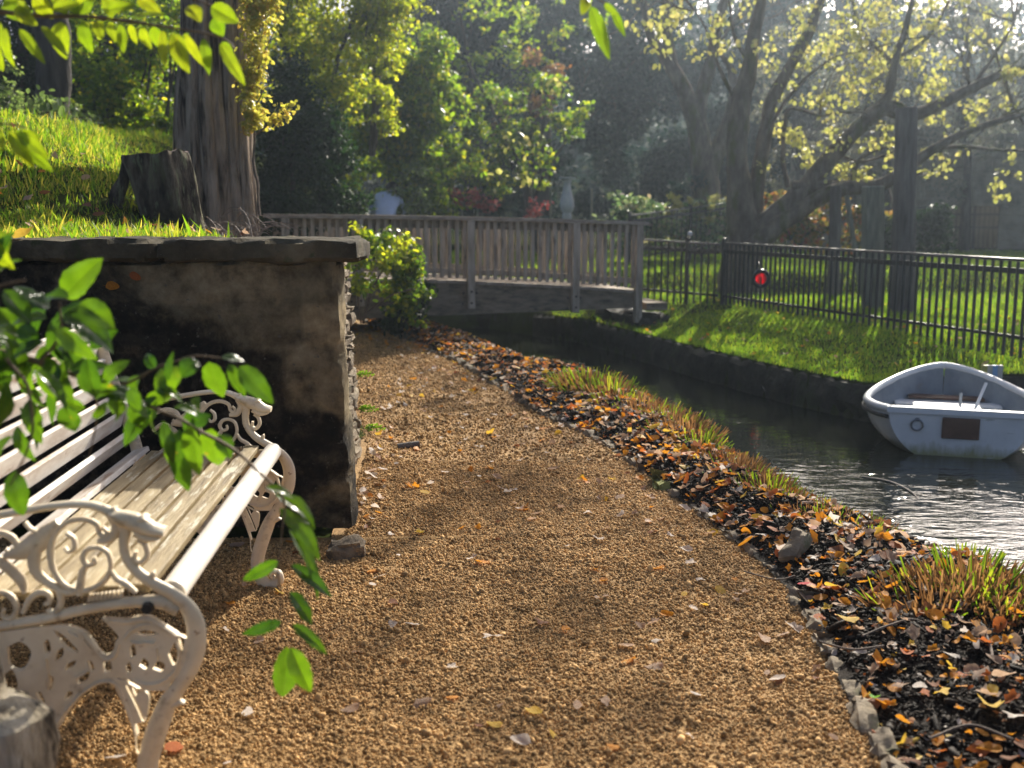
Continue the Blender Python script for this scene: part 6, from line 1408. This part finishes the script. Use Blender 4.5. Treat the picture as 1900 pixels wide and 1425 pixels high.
for i in range(2500):
    y = 2.0 + 12.5 * RN.random() ** 1.2; l, r = float(pathR(y)), float(waterL(y)); x = l + (r - l) * RN.uniform(.0, .96)
    if abs(x) > .49 * y + .1: continue
    cand.append((y, x))
cand.sort(); posm, colm = [], []
WD_ = {'orange': 'bright orange', 'tan': 'pinkish tan', 'brown': 'dark brown', 'yellow': 'yellow', 'pale': 'pale bleached', 'rust': 'rusty red-brown'}
for i, (y, x) in enumerate(cand):
    k = RN.choice(CH_M); s = RN.uniform(.022, .056); z = float(mulch_z(np.array(x), np.array(y))) + RN.uniform(.012, .03)
    if i < 215: put_leaf(x, y, z, s, k, WD_[k] + ' fallen leaf lying on the black mulch bed', WD_[k] + ' leaves on the mulch', .4)
    else: posm.append((x, y, z, s)); colm.append(k)
pc = []
while len(pc) < 300:
    y = 2.3 + 11 * RN.random() ** .8; x = RN.uniform(-1.7, 1.3)
    if x > float(pathR(y)) - .02 or abs(x) > .49 * y or (y > WALL_Y0 and x < float(sideX(y)) + .05): continue
    if RN.random() < .45 and x < float(pathR(y)) - .45: continue
    pc.append((y, x))
for y in np.arange(5.1, 7.5, .06): pc.append((y, float(sideX(y)) + .05 + abs(RN.gauss(0, .09))))
for i, (y, x) in enumerate(sorted(pc)):
    k = RN.choice(CH_P); s = RN.uniform(.022, .050); z = float(path_z(x, y)) + .012
    if i < 78: put_leaf(x, y, z, s, k, WD_[k] + ' fallen leaf lying on the tan gravel path', WD_[k] + ' leaves on the gravel', .22)
    else: posm.append((x, y, z, s)); colm.append(k)
for i in range(5200):   # crumbs and broken leaves through the mulch
    y = 2.0 + 12 * RN.random() ** 1.4; l, r = float(pathR(y)), float(waterL(y)); x = l + (r - l) * RN.uniform(.0, .95)
    if abs(x) < .49 * y + .1 and fbm(x, y, 0, 2.2, 2) > -.25: posm.append((x, y, float(mulch_z(np.array(x), np.array(y))) + RN.uniform(.004, .018), RN.uniform(.008, .024))); colm.append(RN.choice(CH_M))
for i in range(150):   # yellow and orange drift at the far bend and on the lawns
    y = RN.uniform(11.5, 15); x = float(pathR(y)) + RN.uniform(-.5, .5); posm.append((x, y, max(.04, float(path_z(x, y)) + .02), RN.uniform(.03, .055))); colm.append(RN.choice(('yellow', 'orange', 'orange', 'tan')))
for i in range(170):
    y = RN.uniform(9.3, 16); x = RN.uniform(1, 6)
    if not inpoly(np.array([x]), np.array([y]))[0] and gz1(x, y) > -.02: posm.append((x, y, gz1(x, y) + .035, RN.uniform(.03, .05))); colm.append(RN.choice(('yellow', 'orange', 'tan')))
for i in range(90):
    y = RN.uniform(5.3, 8); x = RN.uniform(-4, -1.6); posm.append((x, y, gz1(x, y) + .06, RN.uniform(.03, .05))); colm.append(RN.choice(('orange', 'tan', 'brown')))
lt = tag(bpy.data.objects.new('leaf_litter', None), None); COL.objects.link(lt)
bpy.data.objects.remove(lt)
A = np.array(posm); eu = np.stack([RG.normal(0, .4, len(A)), RG.normal(0, .4, len(A)), RG.uniform(0, 6.28, len(A))], 1)
colm = np.array(colm)
for k in sorted(set(colm)):
    q = colm == k
    tag(link('leaf_litter', scatter('leaf_litter', FLV, A[q][:, :3], eu[q], A[q][:, 3], True), FM[k]), 'scattered ' + WD_[k] + ' leaf litter farther along the mulch, path and lawn', 'leaf litter', None, 'stuff')
def one(px, py, z, s, k, lab, tilt=.2): p = G(px, py, z); return put_leaf(p.x, p.y, p.z, s, k, lab, None, tilt)
one(1492, 1082, .10, .035, 'red', 'small vivid red leaf among orange ones beside the path edging')
one(1624, 1295, .09, .036, 'green', 'single fresh green leaf lying near the path edging in front')
one(1838, 1312, .13, .07, 'yellow', 'largest bright yellow leaf lying on the mulch at the lower right')
one(1575, 1145, .12, .06, 'yellow', 'crumpled yellow leaf on the mulch left of the big sedge clumps')
one(1790, 1155, .12, .07, 'tan', 'broad tan leaf leaning against the foot of the near sedge', .7)
one(1005, 1152, .04, .05, 'brown', 'curled dark brown leaf lying alone in the middle of the gravel path', .3)
one(967, 1375, .04, .045, 'pale', 'pale curled leaf on the gravel at the bottom centre of the view', .3)
one(322, 1385, .04, .06, 'rust', 'dark red leaf on the gravel by the near bench foot', .3)
for px, py, s, k, lab in ((207, 530, .045, 'orange', 'orange-brown leaf stuck to the dark wall, left one of two'), (250, 512, .04, 'rust', 'rust-brown leaf stuck to the dark wall, right one of two')):
    p = P(px, py, WALL_Y0 - .018); o = put_leaf(p.x, p.y, p.z, s, k, lab, None); o.rotation_euler = (math.pi / 2, RN.uniform(0, 1), 0)
p = P(45, 436, WALL_Y0 + .0); put_leaf(p.x, p.y, ZC1 + .025, .09, 'yellow', 'orange-yellow leaf lying on top of the wall coping at the far left', None, .3)
# twigs on the mulch
for i, (lst, w, lab) in enumerate([([(1600, 1180), (1650, 1160), (1700, 1150), (1755, 1180)], 4, 'long thin curved twig lying on the mulch below the near sedge'), ([(1520, 1190), (1580, 1205), (1640, 1198)], 4, 'straight grey twig lying just inside the path edging'), ([(1825, 1165), (1838, 1200), (1842, 1220)], 5, 'short red-brown twig poking up at the right edge of the mulch'), ([(1380, 1060), (1440, 1075), (1475, 1068)], 3, 'thin twig at the path edging beside orange leaves'), ([(1725, 1370), (1800, 1345), (1880, 1372)], 4, 'dark curved twig in the mulch at the lower right corner')]):
    mb = MB(); mb.tube([G(x, y, .13) for x, y in lst], [.0035 * w / 4, .004 * w / 4, .0035 * w / 4, .002][:len(lst)], 6, 5); tag(mb.build('twig', TWIG, None, True), lab, 'twig')

# ------------------------------------------------------------------ light, sky, air
sd = Vector((math.sin(SUN_AZ) * math.cos(SUN_EL), math.cos(SUN_AZ) * math.cos(SUN_EL), math.sin(SUN_EL)))
sl = bpy.data.lights.new('sun', 'SUN'); sl.energy = 5.0; sl.angle = math.radians(.5); sl.color = (1, .93, .80)
so = bpy.data.objects.new('sun', sl); COL.objects.link(so); so.rotation_euler = (-sd).to_track_quat('-Z', 'Y').to_euler()
w = bpy.data.worlds.new('World'); SC.world = w; w.use_nodes = True; nt = w.node_tree
sk = nt.nodes.new('ShaderNodeTexSky'); sk.sky_type = 'NISHITA'; sk.sun_disc = False; sk.sun_elevation = SUN_EL; sk.sun_rotation = SUN_AZ
sk.air_density = .4; sk.dust_density = 3.5; sk.ozone_density = .5
nt.links.new(sk.outputs[0], nt.nodes['Background'].inputs[0]); nt.nodes['Background'].inputs[1].default_value = .135
if GLARE_VEIL:  # scattering air added to imitate veiling lens glare around the sun
    hz = MB().box((0, 285, 10.2), (860, 700, 24.4)); m, nt, out = newmat('glare_veil_air')
    pv = nt.nodes.new('ShaderNodeVolumePrincipled'); pv.inputs['Color'].default_value = (.70, .85, 1, 1); pv.inputs['Density'].default_value = GLARE_VEIL; pv.inputs['Anisotropy'].default_value = .76
    nt.links.new(pv.outputs[0], out.inputs['Volume']); o = hz.build('haze', m); tag(o, 'thin scattering air added to imitate the veil of lens glare toward the sun', 'haze', None, 'stuff')
SC.render.engine = 'CYCLES'
c = SC.cycles; c.use_denoising = True; c.max_bounces = 8; c.diffuse_bounces = 3; c.glossy_bounces = 4; c.transmission_bounces = 4; c.transparent_max_bounces = 8; c.volume_bounces = 0
c.sample_clamp_indirect = 6; c.caustics_reflective = False; c.caustics_refractive = False
try: c.denoiser = 'OPENIMAGEDENOISE'
except Exception: pass
SC.view_settings.view_transform = 'Standard'; SC.view_settings.look = 'None'; SC.view_settings.exposure = EXPOSURE; SC.view_settings.gamma = 1
